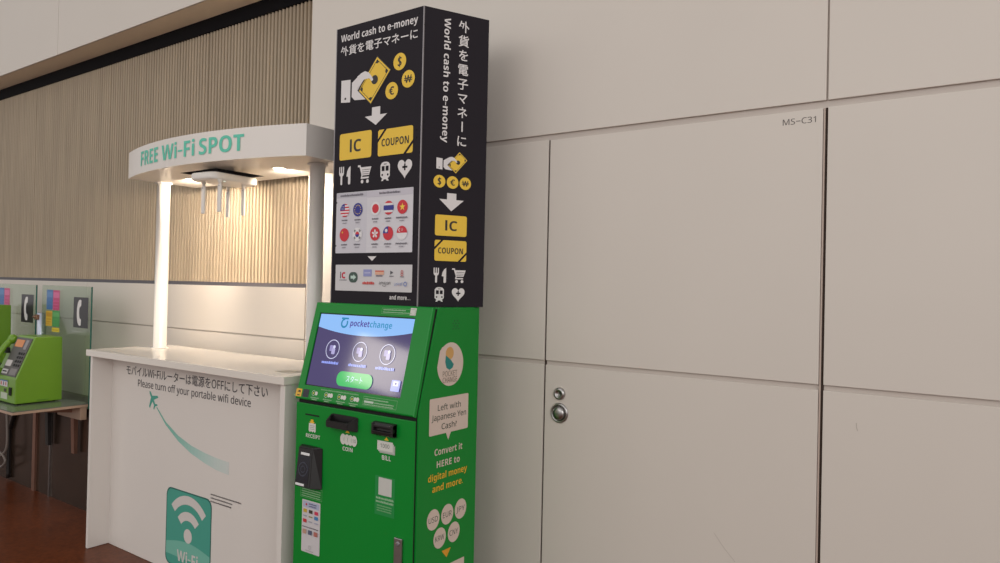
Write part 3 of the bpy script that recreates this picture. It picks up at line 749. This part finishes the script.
p.rrect(-2.209, -2.157, 1.508, 1.551, 0.019, ink((62, 84, 76))); p.face([(-2.198, 1.524), (-2.182, 1.524), (-2.182, 1.518), (-2.166, 1.530), (-2.182, 1.542), (-2.182, 1.536), (-2.198, 1.536)], ink((190, 214, 204)))
p.rect(-2.124, -2.077, 1.534, 1.562, ink((146, 150, 200))); p.lines(-2.118, -2.084, 1.546, 0.005, ink((196, 196, 222)))
p.rect(-2.057, -2.009, 1.541, 1.558, ink((226, 176, 150))); p.rect(-2.057, -2.009, 1.553, 1.558, ink((206, 90, 70))); p.lines(-2.052, -2.016, 1.534, 0.006, ink((120, 110, 120)))
p.face([(-1.974, 1.542), (-1.974, 1.558), (-1.958, 1.550)], ink((90, 90, 96))); p.lines(-1.978, -1.954, 1.534, 0.004, GY)
p.arc(-1.911, 1.553, 0.004, 0.0065, 0, 360, ink((190, 60, 60))); p.arc(-1.911, 1.543, 0.004, 0.0065, 0, 360, ink((190, 60, 60))); p.lines(-1.921, -1.900, 1.532, 0.004, GY)
p.lines(-2.126, -2.060, 1.502, 0.011, ink((214, 80, 74)))
p.text('amazon', -2.002, 1.503, 0.013, ink((60, 58, 62)), width=0.062, align='c'); p.arc(-2.004, 1.512, 0.015, 0.017, 230, 310, ink((70, 66, 66)))
p.text('unicef', -1.950, 1.499, 0.013, ink((120, 140, 190)), width=0.044); p.arc(-1.892, 1.506, 0.006, 0.009, 0, 360, ink((110, 130, 190)))
finish(p, 'payment_panel', 'white panel of payment marks')
p = Print(sfront); p.text('and more…', -1.977, 1.4445, 0.017, SW, width=0.110, heavy=True); finish(p, 'footer_lettering')
# side of the column
p = Print(sside)
chars = '外貨を電子マネーに'; step = (2.552 - 2.045) / 9
for k, ch in enumerate(chars):
    zc = 2.552 - step*(k + 0.5)
    if ch == 'ー': p.rect(0.1775, 0.1830, zc - 0.020, zc + 0.020, SW); continue
    vs, _ = glyphs(ch, 0.012); x0 = min(q[0] for q in vs); x1 = max(q[0] for q in vs)
    p.text(ch, 0.180, zc - 0.019, 0.0345, SW, width=(x1 - x0)*0.0475, align='c', bold=0.012)
finish(p, 'japanese_column_lettering')
p = Print(sside); p.text('World cash to e-money', 0.098, 2.545, 0.026, SW, width=0.486, rot=-PI/2, heavy=True); finish(p, 'english_column_lettering')
hand_and_note(sside, 0.165, 1.986, 0.46)
for cu, s in ((0.091, '$'), (0.146, '€'), (0.200, '₩')): coin(sside, cu, 1.907, 0.0245, s)
p = Print(sside); p.face([(0.124, 1.864), (0.163, 1.864), (0.163, 1.839), (0.195, 1.839), (0.143, 1.794), (0.092, 1.839), (0.124, 1.839)], SW); finish(p, 'arrow_icon')
p = Print(sside); p.rrect(0.077, 0.210, 1.697, 1.778, 0.008, SY); p.text('IC', 0.144, 1.718, 0.038, SB, width=0.050, align='c', heavy=True); finish(p, 'card_badge', 'yellow badge reading IC')
coupon(sside, 0.077, 0.211, 1.599, 1.680)
fork_knife(sside, 0.074, 1.514, 0.058); cart(sside, 0.152, 1.515, 0.058); train(sside, 0.076, 1.441, 0.056); heart(sside, 0.152, 1.441, 0.056)
for x, zs in ((-2.292, (2.545, 2.140, 2.098, 1.84, 1.66, 1.55)), (-1.856, (2.10, 2.070, 1.82, 1.70, 1.76, 2.55))):
    for zz in zs:
        bm = NB(); lathe(bm, (x, 2.045, zz), (0, -1, 0), [(0.0035, 0), (0.003, 0.0015), (0, 0.002)], 10); link_mesh('screw', bm, M['gap'], sign)
for u, zz in ((0.018, 2.50), (0.022, 2.13), (0.022, 2.10), (0.022, 1.79)):
    bm = NB(); q = sside(u, zz, 0); lathe(bm, q, sn, [(0.0035, 0), (0.003, 0.0015), (0, 0.002)], 10); link_mesh('screw', bm, M['gap'], sign)

# ================================================================== WHITE COUNTER WITH CANOPY
booth = thing('counter_booth', 'white counter with two round posts and a curved canopy reading FREE Wi-Fi SPOT', 'counter', (-3.327, 2.18, 0))
bm = NB(); box(bm, -4.190, -2.467, 1.933, 2.42, 1.0705, 1.105, 0.002); link_mesh('countertop', bm, M['white_top'], booth)
bm = NB(); box(bm, -4.165, -4.143, 1.947, 2.41, 0.002, 1.0704, 0.0015); link_mesh('side_panel', bm, M['white'], booth)
bm = NB(); box(bm, -2.507, -2.476, 1.947, 2.41, 0.002, 1.0704, 0.0015); link_mesh('side_panel', bm, M['white'], booth)
bm = NB(); box(bm, -4.1428, -2.5072, 2.060, 2.080, 0.002, 1.0704); fp = link_mesh('front_panel', bm, M['white'], booth)
bm = NB(); box(bm, -4.1428, -2.5072, 2.38, 2.40, 0.002, 1.0704); link_mesh('back_panel', bm, M['white'], booth)
def cpan(u, v, o): return Vector((u, 2.060 - o, v))
TXT = ink((66, 62, 66)); TEAL = ink((72, 160, 142)); TEAL_L = ink((118, 186, 168)); TEAL_D = ink((40, 104, 94))
p = Print(cpan); p.text('モバイルWi-Fiルーターは電源をOFFにして下さい', -3.992, 0.977, 0.0415, TXT, width=1.253, bold=0.007); p.done('japanese_lettering', fp)
p = Print(cpan); p.text('Please turn off your portable wifi device', -3.866, 0.9185, 0.037, TXT, width=1.003, bold=0.006); p.done('english_lettering', fp)
# airplane and its trail
p = Print(cpan)
a = math.radians(128); c = (-3.715, 0.866)
plane = [(0.050, 0.0), (0.040, 0.007), (0.014, 0.008), (-0.014, 0.052), (-0.026, 0.052), (-0.012, 0.008), (-0.036, 0.007), (-0.048, 0.022), (-0.056, 0.022), (-0.048, 0.0),
         (-0.056, -0.022), (-0.048, -0.022), (-0.036, -0.007), (-0.012, -0.008), (-0.026, -0.052), (-0.014, -0.052), (0.014, -0.008), (0.040, -0.007)]
p.face(rotpts(plane, c, a, 1.0), TEAL); p.done('airplane_picture', fp, 'teal airplane picture')
p = Print(cpan)
tp = [(-3.672, 0.826), (-3.58, 0.752), (-3.46, 0.690), (-3.34, 0.650), (-3.22, 0.626), (-3.12, 0.612), (-3.02, 0.606)]
wd = [0.004, 0.008, 0.014, 0.020, 0.025, 0.029, 0.030]
tcol = [(104, 176, 158), (126, 186, 170), (150, 196, 184), (176, 206, 198), (196, 212, 206), (208, 214, 210)]
def along(seq, t):
    k = min(int(t), len(seq) - 2); f = t - k; a, b = seq[k], seq[k+1]
    return tuple(x + (y - x)*f for x, y in zip(a, b)) if isinstance(a, tuple) else a + (b - a)*f
NS = 24
for k in range(NS):
    t0, t1 = 6.0*k/NS, 6.0*(k + 1)/NS
    (x0, y0), (x1, y1) = along(tp, t0), along(tp, t1); w0, w1 = along(wd, t0), along(wd, t1)
    c = tuple(int(round(q)) for q in along(tcol, min(5.0, 5.0*k/(NS - 1))))
    p.face([(x0, y0 - w0), (x1, y1 - w1), (x1, y1 + w1), (x0, y0 + w0)], ink(c), False)
p.done('airplane_trail', fp, 'fading teal trail of the airplane')
# teal card with the wireless symbol
p = Print(cpan)
p.rrect(-3.553, -3.151, 0.038, 0.432, 0.042, TEAL_D); p.rrect(-3.546, -3.158, 0.044, 0.425, 0.040, TEAL)
pts = [(-3.546, 0.09)]
for k in range(13): t = k/12; pts.append((-3.546 + 0.388*t, 0.150 + 0.028*math.sin(PI*t)))
pts += [(-3.158, 0.09)]; p.face(pts, TEAL_L)
WC = ink((214, 208, 204)); cx, cz = -3.350, 0.212
p.disc(cx, cz, 0.036, WC); p.arc(cx, cz - 0.005, 0.082, 0.126, 42, 138, WC); p.arc(cx, cz - 0.005, 0.162, 0.206, 42, 138, WC)
p.text('Wi-Fi', cx, 0.072, 0.056, WC, width=0.185, align='c', heavy=True)
p.done('wireless_card', fp, 'teal rounded card with white wireless symbol')
p = Print(cpan)
for k, (x1) in enumerate((-2.916, -2.985, -2.99)): p.lines(-3.163, x1, 0.456 - k*0.017, 0.007, ink((110, 104, 104)))
p.done('small_print', fp)
# posts
for px in (-4.022, -2.680):
    bm = NB(); lathe(bm, (px, 2.265, 1.105), (0, 0, 1), [(0, 0), (0.046, 0), (0.046, 0.004), (0.036, 0.005), (0.036, 0.955), (0.047, 0.956), (0.047, 0.9645), (0, 0.9645)], 40)
    link_mesh('post', bm, M['white_paint'], booth)
# canopy: hollow bow-fronted box
xc, hw, Rr, yc = -3.327, 0.774, 2.3352, 4.2932
CZ0, CZ1, CYB = 2.070, 2.2145, 2.485
am = math.asin(hw / Rr)
al = math.asin((4.055 + xc) / Rr)          # the left end stops a little short of the counter's end
arcp = [(xc + Rr*math.sin(-al + (al + am)*k/48), yc - Rr*math.cos(-al + (al + am)*k/48)) for k in range(49)]
plan = arcp + [(xc + hw, CYB), (-4.055, CYB)]
bm = NB(); n = len(plan)
a_ = [bm.verts.new((x, y, CZ0)) for x, y in plan]; b_ = [bm.verts.new((x, y, CZ1)) for x, y in plan]
for k in range(n): bm.faces.new((a_[k], a_[(k+1) % n], b_[(k+1) % n], b_[k]))
bm.faces.new(b_)
hx0, hx1, hy0, hy1 = -3.58, -3.25, 2.100, 2.39
h = [bm.verts.new(q) for q in ((hx0, hy0, CZ0), (hx0, hy1, CZ0), (hx1, hy1, CZ0), (hx1, hy0, CZ0))]
he = [bm.edges.new((h[k], h[(k+1) % 4])) for k in range(4)]
oe = [bm.edges.get((a_[k], a_[(k+1) % n])) for k in range(n)]
bmesh.ops.triangle_fill(bm, edges=oe + he, use_beauty=True, use_dissolve=False, normal=(0, 0, -1))
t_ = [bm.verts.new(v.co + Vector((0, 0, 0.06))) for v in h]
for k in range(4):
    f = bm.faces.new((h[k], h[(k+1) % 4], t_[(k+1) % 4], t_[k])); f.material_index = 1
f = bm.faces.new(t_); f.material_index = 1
bmesh.ops.recalc_face_normals(bm, faces=bm.faces)
canopy = link_mesh('canopy', bm, [M['white'], M['hatch']], booth)
def fascia(u, v, o):
    a = u / Rr; return Vector((xc + (Rr + o)*math.sin(a), yc - (Rr + o)*math.cos(a), v))
p = Print(fascia, 0.002)
TL = ink((96, 202, 176))
for s, u0, u1 in (('FREE', -0.467, -0.235), ('Wi-Fi', -0.192, 0.110), ('SPOT', 0.146, 0.449)):
    p.text(s, u0, 2.108, 0.077, TL, width=u1 - u0, heavy=True)
p.done('sign_lettering', canopy, 'teal letters on the curved fascia')
lamp = glow('downlight_lens', (255, 236, 200), 9.0, 0.3)
for lx in (-3.72, -2.95):
    bm = NB(); lathe(bm, (lx, 2.253, CZ0 + 0.003), (0, 0, -1), [(0.030, 0), (0.040, 0.001), (0.040, 0.0045), (0.030, 0.006), (0.029, 0.003)], 32); dl = link_mesh('downlight', bm, M['white_paint'], canopy)
    bm = NB(); lathe(bm, (lx, 2.253, CZ0 + 0.002), (0, 0, -1), [(0.0295, 0), (0.0295, 0.0042), (0, 0.0042)], 28)
    ln = link_mesh('lens', bm, lamp, dl)
    L = bpy.data.lights.new('downlight_lamp', 'SPOT'); L.energy = 43 if lx < -3.4 else 36; L.color = (1, 0.84, 0.66); L.spot_size = math.radians(136); L.spot_blend = 0.7; L.shadow_soft_size = 0.03
    lo = bpy.data.objects.new('downlight_lamp', L); lo.location = (lx, 2.253, CZ0 - 0.012); lo.rotation_euler = (Vector((lx - 0.40 if lx < -3.4 else lx - 0.25, 2.7, 1.72)) - Vector((lx, 2.253, CZ0 - 0.012))).to_track_quat('-Z', 'Y').to_euler(); COL.objects.link(lo)

# router hung under the canopy hatch
router = thing('wireless_router', 'white wireless router with four hanging antennas fixed under the canopy of the counter', 'router', (-3.20, 2.13, CZ0))
Mx = Matrix.Translation((-3.232, 2.138, 0)) @ Matrix.Rotation(math.radians(5), 4, 'Z')
bm = NB(); prof = []
for cx_, cy_, a0 in ((0.045, -0.10, -90), (0.045, 0.10, 0), (-0.045, 0.10, 90), (-0.045, -0.10, 180)):
    for k in range(7):
        a = math.radians(a0 + 15*k); prof.append((cx_ + 0.055*math.cos(a), cy_ + 0.045*math.sin(a)))
prism_z(bm, prof, 1.996, 2.034)
bmesh.ops.bevel(bm, geom=[e for e in bm.edges if abs(e.verts[0].co.z - e.verts[1].co.z) < 1e-5], offset=0.012, segments=3, profile=0.5, affect='EDGES')
bm.transform(Mx); link_mesh('router_body', bm, M['plastic_white'], router)
bm = NB(); box(bm, -3.40, -3.27, 2.12, 2.22, 2.0335, CZ0 + 0.0595, 0.004); link_mesh('mounting_bracket', bm, M['hatch'], router, 'dark mounting bracket')
bm = NB(); lathe(bm, (-3.16, 2.09, 1.9965), (0, 0, -1), [(0.005, 0), (0.004, 0.002), (0, 0.0025)], 12); link_mesh('status_light', bm, lit((225, 255, 235), 2.0), router, 'small bright status light')
for ax, ay in ((-3.286, 2.057), (-3.124, 2.041), (-3.345, 2.235), (-3.180, 2.212)):
    bm = NB(); lathe(bm, (ax, ay, 1.9975), (0, 0, -1), [(0.012, 0), (0.012, 0.006), (0.008, 0.012), (0.006, 0.024), (0, 0.024)], 16)
    box(bm, ax - 0.0135, ax + 0.0135, ay - 0.0045, ay + 0.0045, 1.838, 1.976, 0.0035)
    an = link_mesh('antenna', bm, M['plastic_white'], router)
    bm = NB(); lathe(bm, (ax, ay - 0.0045, 1.966), (0, -1, 0), [(0.0035, 0), (0.0035, 0.001), (0, 0.001)], 12); link_mesh('hinge_pin', bm, M['sign_alu'], an)

bm = NB(); box(bm, -2.655, -2.555, 2.03, 2.12, 1.1051, 1.1062); tag(link_mesh('notice_card', bm, mat('grey_card', (176, 168, 154), 0.4)), 'small grey notice card lying flat on the right end of the white countertop', 'card')

# ================================================================== TELEPHONE CORNER
def phone_table(x0, x1, zt, label):
    t = thing('telephone_table', label, 'table', ((x0+x1)/2, 2.0, 0), 'telephone tables against the wall')
    bm = NB(); box(bm, x0, x1, 1.805, 2.236, zt - 0.006, zt, 0.001); link_mesh('tabletop', bm, M['table_top'], t)
    bm = NB(); box(bm, x0, x1, 1.805, 2.236, zt - 0.022, zt - 0.0062, 0.002); link_mesh('edge_band', bm, M['table_edge'], t)
    bm = NB(); box(bm, x1 - 0.33, x1 - 0.01, 2.195, 2.234, zt - 0.105, zt - 0.0222, 0.003); link_mesh('support_rail', bm, M['table_edge'], t)
    for bx in (x1 - 0.52, x1 - 0.145):
        bm = NB(); prism_x(bm, [(2.2345, zt - 0.0222), (1.95, zt - 0.0222), (1.95, zt - 0.034), (2.205, zt - 0.07), (2.215, zt - 0.34), (2.2345, zt - 0.34)], bx - 0.02, bx + 0.02); link_mesh('bracket', bm, M['cable'] if bx < x1 - 0.3 else M['steel_brown'], t)
    return t
phone_table(-5.55, -4.80, 0.700, 'low dark telephone table beside the white counter')
phone_table(-6.42, -5.64, 0.880, 'higher dark telephone table at the left edge, mostly hidden behind the nearer telephone')

phone = thing('public_telephone', 'green public telephone on the low table, nearest to the white counter', 'telephone', (-5.155, 2.04, 0.700), 'green public telephones')
prof = [(1.905, 0.706), (1.908, 0.862), (2.012, 1.122), (2.172, 1.118), (2.178, 0.706)]
bm = NB(); prism_x(bm, prof, -5.282, -5.03, 0.006); link_mesh('body', bm, M['phone_green'], phone)
prof2 = [(1.915, 0.708), (1.918, 0.850), (2.022, 1.100), (2.165, 1.100), (2.170, 0.708)]
bm = NB(); prism_x(bm, prof2, -5.375, -5.279, 0.006); link_mesh('cradle', bm, M['phone_green'], phone)
for xx in (-5.35, -5.06):
    for yy in (1.94, 2.14):
        bm = NB(); lathe(bm, (xx, yy, 0.7001), (0, 0, 1), [(0, 0), (0.012, 0), (0.012, 0.009), (0, 0.009)], 14); link_mesh('foot', bm, M['black'], phone)
fA, fB = Vector((0, 1.908, 0.862)), Vector((0, 2.012, 1.122)); fV = fB - fA; fL = fV.length; fV.normalize(); fN = Vector((0, -fV.z, fV.y))
def pface(u, v, o): return Vector((-5.282 + u, 0, 0)) + fA + fV * v + fN * o
bm = NB()
def pslab(bm, u0, u1, v0, v1, o0, o1, bev=0.0):
    vs = [bm.verts.new(pface(u, v, o)) for o in (o0, o1) for u, v in ((u0,v0),(u1,v0),(u1,v1),(u0,v1))]
    fs = [bm.faces.new([vs[i] for i in f]) for f in ((0,3,2,1),(4,5,6,7),(0,1,5,4),(1,2,6,5),(2,3,7,6),(3,0,4,7))]
    bmesh.ops.recalc_face_normals(bm, faces=fs)
    if bev: bmesh.ops.bevel(bm, geom=list({e for f in fs for e in f.edges}), offset=bev, segments=2, affect='EDGES')
    return bm
pslab(bm, 0.012, 0.238, 0.010, fL - 0.014, -0.002, 0.004, 0.002)
fpn = link_mesh('control_panel', bm, M['phone_panel'], phone, 'dark grey control panel')
bm = pslab(NB(), 0.030, 0.145, 0.202, 0.250, 0.0035, 0.0052); link_mesh('display_window', bm, lit((190, 110, 40), 0.75), fpn, 'orange display window')
bm = pslab(NB(), 0.168, 0.208, 0.190, 0.252, 0.0035, 0.006, 0.002); link_mesh('volume_plate', bm, M['sign_alu'], fpn)
for r in range(4):
    for c in range(3):
        bm = pslab(NB(), 0.135 + c*0.032, 0.156 + c*0.032, 0.075 + r*0.026, 0.092 + r*0.026, 0.003, 0.0085, 0.002)
        link_mesh('key_button', bm, M['black'], fpn)
bm = pslab(NB(), 0.022, 0.105, 0.072, 0.112, 0.0035, 0.006, 0.002); link_mesh('instruction_plate', bm, ink((196, 192, 190)), fpn, 'white instruction plate')
bm = pslab(NB(), 0.022, 0.105, 0.022, 0.052, 0.0035, 0.008, 0.002); cardp = link_mesh('card_slot', bm, ink((188, 186, 186)), fpn, 'pale card slot plate')
bm = pslab(NB(), 0.034, 0.094, 0.033, 0.041, 0.0078, 0.0086); link_mesh('slot_opening', bm, M['gap'], cardp)
bm = pslab(NB(), 0.130, 0.225, 0.020, 0.062, 0.0035, 0.006, 0.002); link_mesh('button_plate', bm, ink((124, 120, 120)), fpn)
def pfront(u, v, o): return Vector((-5.282 + u, 1.9066 - o, v))
p = Print(pfront, 0.002); p.rect(0.028, 0.140, 0.805, 0.845, ink((206, 204, 206))); p.rect(0.028, 0.140, 0.838, 0.845, ink((80, 110, 170)))
for k in range(3): p.rect(0.040 + k*0.034, 0.052 + k*0.034, 0.812, 0.834, ink(((200, 60, 60), (70, 70, 80), (190, 70, 70))[k]), False)
p.done('price_sticker', phone, 'small white sticker with coloured marks')
p = Print(pfront, 0.002); p.rect(0.086, 0.120, 0.772, 0.792, ink((60, 66, 50))); p.rect(0.040, 0.140, 0.726, 0.766, ink((190, 198, 180))); p.done('number_label', phone, 'small pale label')
bm = NB(); box(bm, -5.115, -5.080, 1.9000, 1.9085, 0.755, 0.805, 0.002); link_mesh('coin_return', bm, M['gap'], phone, 'dark coin return opening')
bm = NB(); box(bm, -5.031, -5.0285, 2.03, 2.10, 0.716, 0.722); link_mesh('side_latch', bm, mat('phone_green_dark', (74, 120, 26), 0.5), phone)
# handset lying on the left of the control panel
hs = [(-5.330, 1.90, 0.868), (-5.330, 1.885, 0.900), (-5.330, 1.905, 0.965), (-5.330, 1.945, 1.035), (-5.330, 1.988, 1.085), (-5.330, 2.018, 1.100)]
bm = NB(); tube(bm, hs, 0.019, 14)
for q, sg in ((Vector((-5.330, 1.912, 0.886)), -1), (Vector((-5.330, 1.992, 1.094)), 1)):
    lathe(bm, q - fN*0.010, fN, [(0, -0.014), (0.024, -0.014), (0.031, -0.004), (0.031, 0.012), (0.024, 0.026), (0, 0.030)], 22)
link_mesh('handset', bm, M['phone_green'], phone, smooth=False)
bm = NB(); box(bm, -5.352, -5.308, 1.955, 1.978, 1.004, 1.040, 0.003); link_mesh('hook', bm, M['black'], phone)
cp = []
for k in range(60):
    t = k/59; a = t*2*PI*14
    cx = -5.365 - 0.02*math.sin(PI*t); cyy = 1.895 - 0.030*math.sin(PI*t); czz = 0.868 - 0.160*t
    cp.append((cx + 0.006*math.cos(a), cyy + 0.006*math.sin(a), czz))
bm = NB(); tube(bm, cp, 0.0028, 6, n=2); link_mesh('handset_cord', bm, M['cable'], phone)
def copy_tree(o, parent=None):
    c = o.copy(); COL.objects.link(c)
    if parent is not None: c.parent = parent
    for ch in list(o.children): copy_tree(ch, c)
    return c
ph2 = copy_tree(phone); ph2.location = (-5.155 - 0.806, 2.04, 0.880)
ph2['label'] = 'green public telephone cut by the left edge, on the higher table farther from the counter'

def glass_panel(x1, zb, label):
    dx = x1 + 4.807
    g_ = thing('glass_panel', label, 'glass panel', (dx - 5.16, 2.245, zb), 'glass panels behind the telephones')
    bm = NB(); box(bm, -5.510 + dx, -4.807 + dx, 2.239, 2.249, zb, 1.448, 0.0015)
    link_mesh('pane', bm, M['glass'], g_)
    bm = NB(); box(bm, -4.8069 + dx, -4.8035 + dx, 2.2395, 2.2485, zb, 1.447); link_mesh('pane_edge', bm, M['glass_edge'], g_, 'teal edge of the pane')
    def gf(u, v, o): return Vector((u + dx, 2.2388 - o, v))
    p = Print(gf, 0.001); p.rect(-5.036, -4.836, 1.177, 1.377, ink((38, 32, 42), 0.3))
    pts = []
    # handset outline: a curved bow with two thick ends
    outer = [(-4.945, 1.362), (-4.965, 1.356), (-4.980, 1.335), (-4.988, 1.305), (-4.990, 1.272), (-4.987, 1.240), (-4.978, 1.212), (-4.965, 1.195), (-4.948, 1.190)]
    inner = [(-4.932, 1.194), (-4.930, 1.232), (-4.944, 1.237), (-4.952, 1.245), (-4.958, 1.272), (-4.956, 1.302), (-4.948, 1.314), (-4.932, 1.320), (-4.930, 1.357)]
    p.face(outer + inner, ink((226, 222, 222))); p.done('telephone_pictogram', g_, 'black square with a white handset')
    def poster(u0, u1, v0, v1, c, c2, name='poster'):
        p = Print(gf, 0.001); p.rect(u0, u1, v0, v1, ink(c, 0.3)); h = v1 - v0
        p.rect(u0 + 0.006, u1 - 0.006, v0 + 0.62*h, v0 + 0.90*h, ink(c2, 0.3)); p.lines(u0 + 0.008, u1 - 0.008, v0 + 0.42*h, h*0.08, ink(c2)); p.lines(u0 + 0.008, u1 - 0.012, v0 + 0.25*h, h*0.07, ink(c2)); p.lines(u0 + 0.008, u1 - 0.02, v0 + 0.10*h, h*0.06, ink(c2))
        p.done('poster', g_, name)
    poster(-5.434, -5.340, 1.282, 1.418, (44, 104, 168), (76, 126, 184), 'blue poster')
    poster(-5.338, -5.240, 1.280, 1.416, (196, 44, 112), (214, 96, 150), 'magenta poster')
    poster(-5.440, -5.345, 1.168, 1.272, (214, 174, 56), (190, 140, 40), 'orange poster')
    poster(-5.343, -5.234, 1.168, 1.276, (60, 146, 76), (96, 170, 100), 'green poster')
    p = Print(gf, 0.001); p.rect(-5.345, -5.234, 1.132, 1.160, ink((224, 200, 50))); p.lines(-5.338, -5.242, 1.140, 0.010, ink((190, 160, 40))); p.done('poster', g_, 'narrow yellow poster')
    p = Print(gf, 0.001); p.rect(-5.05, -4.93, 1.150, 1.153, ink((190, 194, 184))); p.done('etched_line', g_)
    return g_
glass_panel(-4.807, 0.661, 'tinted glass panel with handset pictogram directly left of the white counter, behind the nearer telephone')
glass_panel(-5.612, 0.661, 'tinted glass panel with handset pictogram at the left edge, left of the thin metal pole')
pole = thing('metal_pole', 'thin grey metal pole with a clamp standing between the two glass panels', 'pole', (-5.565, 2.262, 0.66))
bm = NB(); lathe(bm, (-5.565, 2.262, 0.66), (0, 0, 1), [(0, 0), (0.030, 0), (0.030, 0.588), (0.026, 0.592), (0, 0.592)], 20); link_mesh('tube', bm, M['pole'], pole)
bm = NB(); tube(bm, [(-5.610, 2.228, 1.222), (-5.565, 2.228, 1.222)], 0.009, 10); box(bm, -5.585, -5.545, 2.222, 2.245, 1.205, 1.240, 0.003); link_mesh('clamp', bm, M['steel_brown'], pole)
bm = NB(); tube(bm, [(-5.905, 2.238, 0.53), (-5.91, 2.238, 0.505), (-5.975, 2.238, 0.395), (-5.99, 2.238, 0.34), (-5.988, 2.238, 0.02)], 0.013, 10)
tag(link_mesh('conduit', bm, M['cable']), 'thin dark bent conduit on the dark wall below the low telephone table', 'conduit')
bm = NB()
tube(bm, [(-5.93, 2.19, 0.66), (-5.90, 2.19, 0.45), (-5.895, 2.19, 0.27), (-5.96, 2.18, 0.20), (-6.07, 2.17, 0.155), (-6.14, 2.17, 0.19), (-6.08, 2.17, 0.23), (-5.95, 2.18, 0.21), (-5.90, 2.185, 0.165), (-5.95, 2.18, 0.12), (-6.06, 2.17, 0.09), (-6.15, 2.16, 0.05), (-6.25, 2.15, 0.012)], 0.009, 10)
tag(link_mesh('telephone_cable', bm, M['cable_grey']), 'looped grey cable hanging by the dark wall below the left telephone', 'cable')

# ================================================================== LIGHT
wd_ = bpy.data.worlds.new('hall_light'); SC.world = wd_; wd_.use_nodes = True
bg = wd_.node_tree.nodes['Background']; bg.inputs[0].default_value = (1.0, 0.97, 0.945, 1); bg.inputs[1].default_value = 0.60
def area(loc, target, sx, sy, e, c):
    L = bpy.data.lights.new('unseen_hall_lamp', 'AREA'); L.shape = 'RECTANGLE'; L.size = sx; L.size_y = sy; L.energy = e; L.color = c
    o = bpy.data.objects.new('unseen_hall_lamp', L); o.location = loc
    o.rotation_euler = (Vector(target) - Vector(loc)).to_track_quat('-Z', 'Y').to_euler(); COL.objects.link(o)
area((-3.5, -6.5, 4.2), (-2.2, 2.4, 1.5), 10.0, 4.5, 140, (1.0, 0.965, 0.935))
area((6.0, -3.6, 3.8), (-1.6, 2.3, 1.5), 6.0, 4.0, 230, (1.0, 0.965, 0.935))  # unseen lamp added to brighten the faces turned to the right
# a long strip light in the hall ceiling, seen mirrored in the touchscreen
L = bpy.data.lights.new('ceiling_strip_lamp', 'AREA'); L.shape = 'RECTANGLE'; L.size = 5.0; L.size_y = 1.4; L.energy = 190; L.color = (1.0, 0.92, 0.80)
o = bpy.data.objects.new('ceiling_strip_lamp', L); o.location = (-12.4, -8.2, 4.6); o.rotation_euler = (0, 0, math.radians(43)); COL.objects.link(o)

# ================================================================== CAMERA
CAMYAW, CAMPIT, CAMROL = math.radians(35.28358376), math.radians(0.49789876), math.radians(1.25740995)
a = Vector((-math.sin(CAMYAW)*math.cos(CAMPIT), math.cos(CAMYAW)*math.cos(CAMPIT), math.sin(CAMPIT)))
r = Vector((math.cos(CAMYAW), math.sin(CAMYAW), 0)); u = r.cross(a)
r2 = r*math.cos(CAMROL) + u*math.sin(CAMROL); u2 = r2.cross(a)
cam = bpy.data.cameras.new('camera'); cam.sensor_width = 36; cam.lens = 36*0.715; cam.clip_start = 0.05
co = bpy.data.objects.new('camera', cam); COL.objects.link(co)
mt = Matrix((r2, u2, -a)).transposed().to_4x4(); mt.translation = Vector((0, 0, 1.5)); co.matrix_world = mt
SC.camera = co
SC.view_settings.view_transform = 'Standard'; SC.view_settings.look = 'None'; SC.view_settings.exposure = 0.0; SC.view_settings.gamma = 1.0
SC.view_settings.use_curve_mapping = False
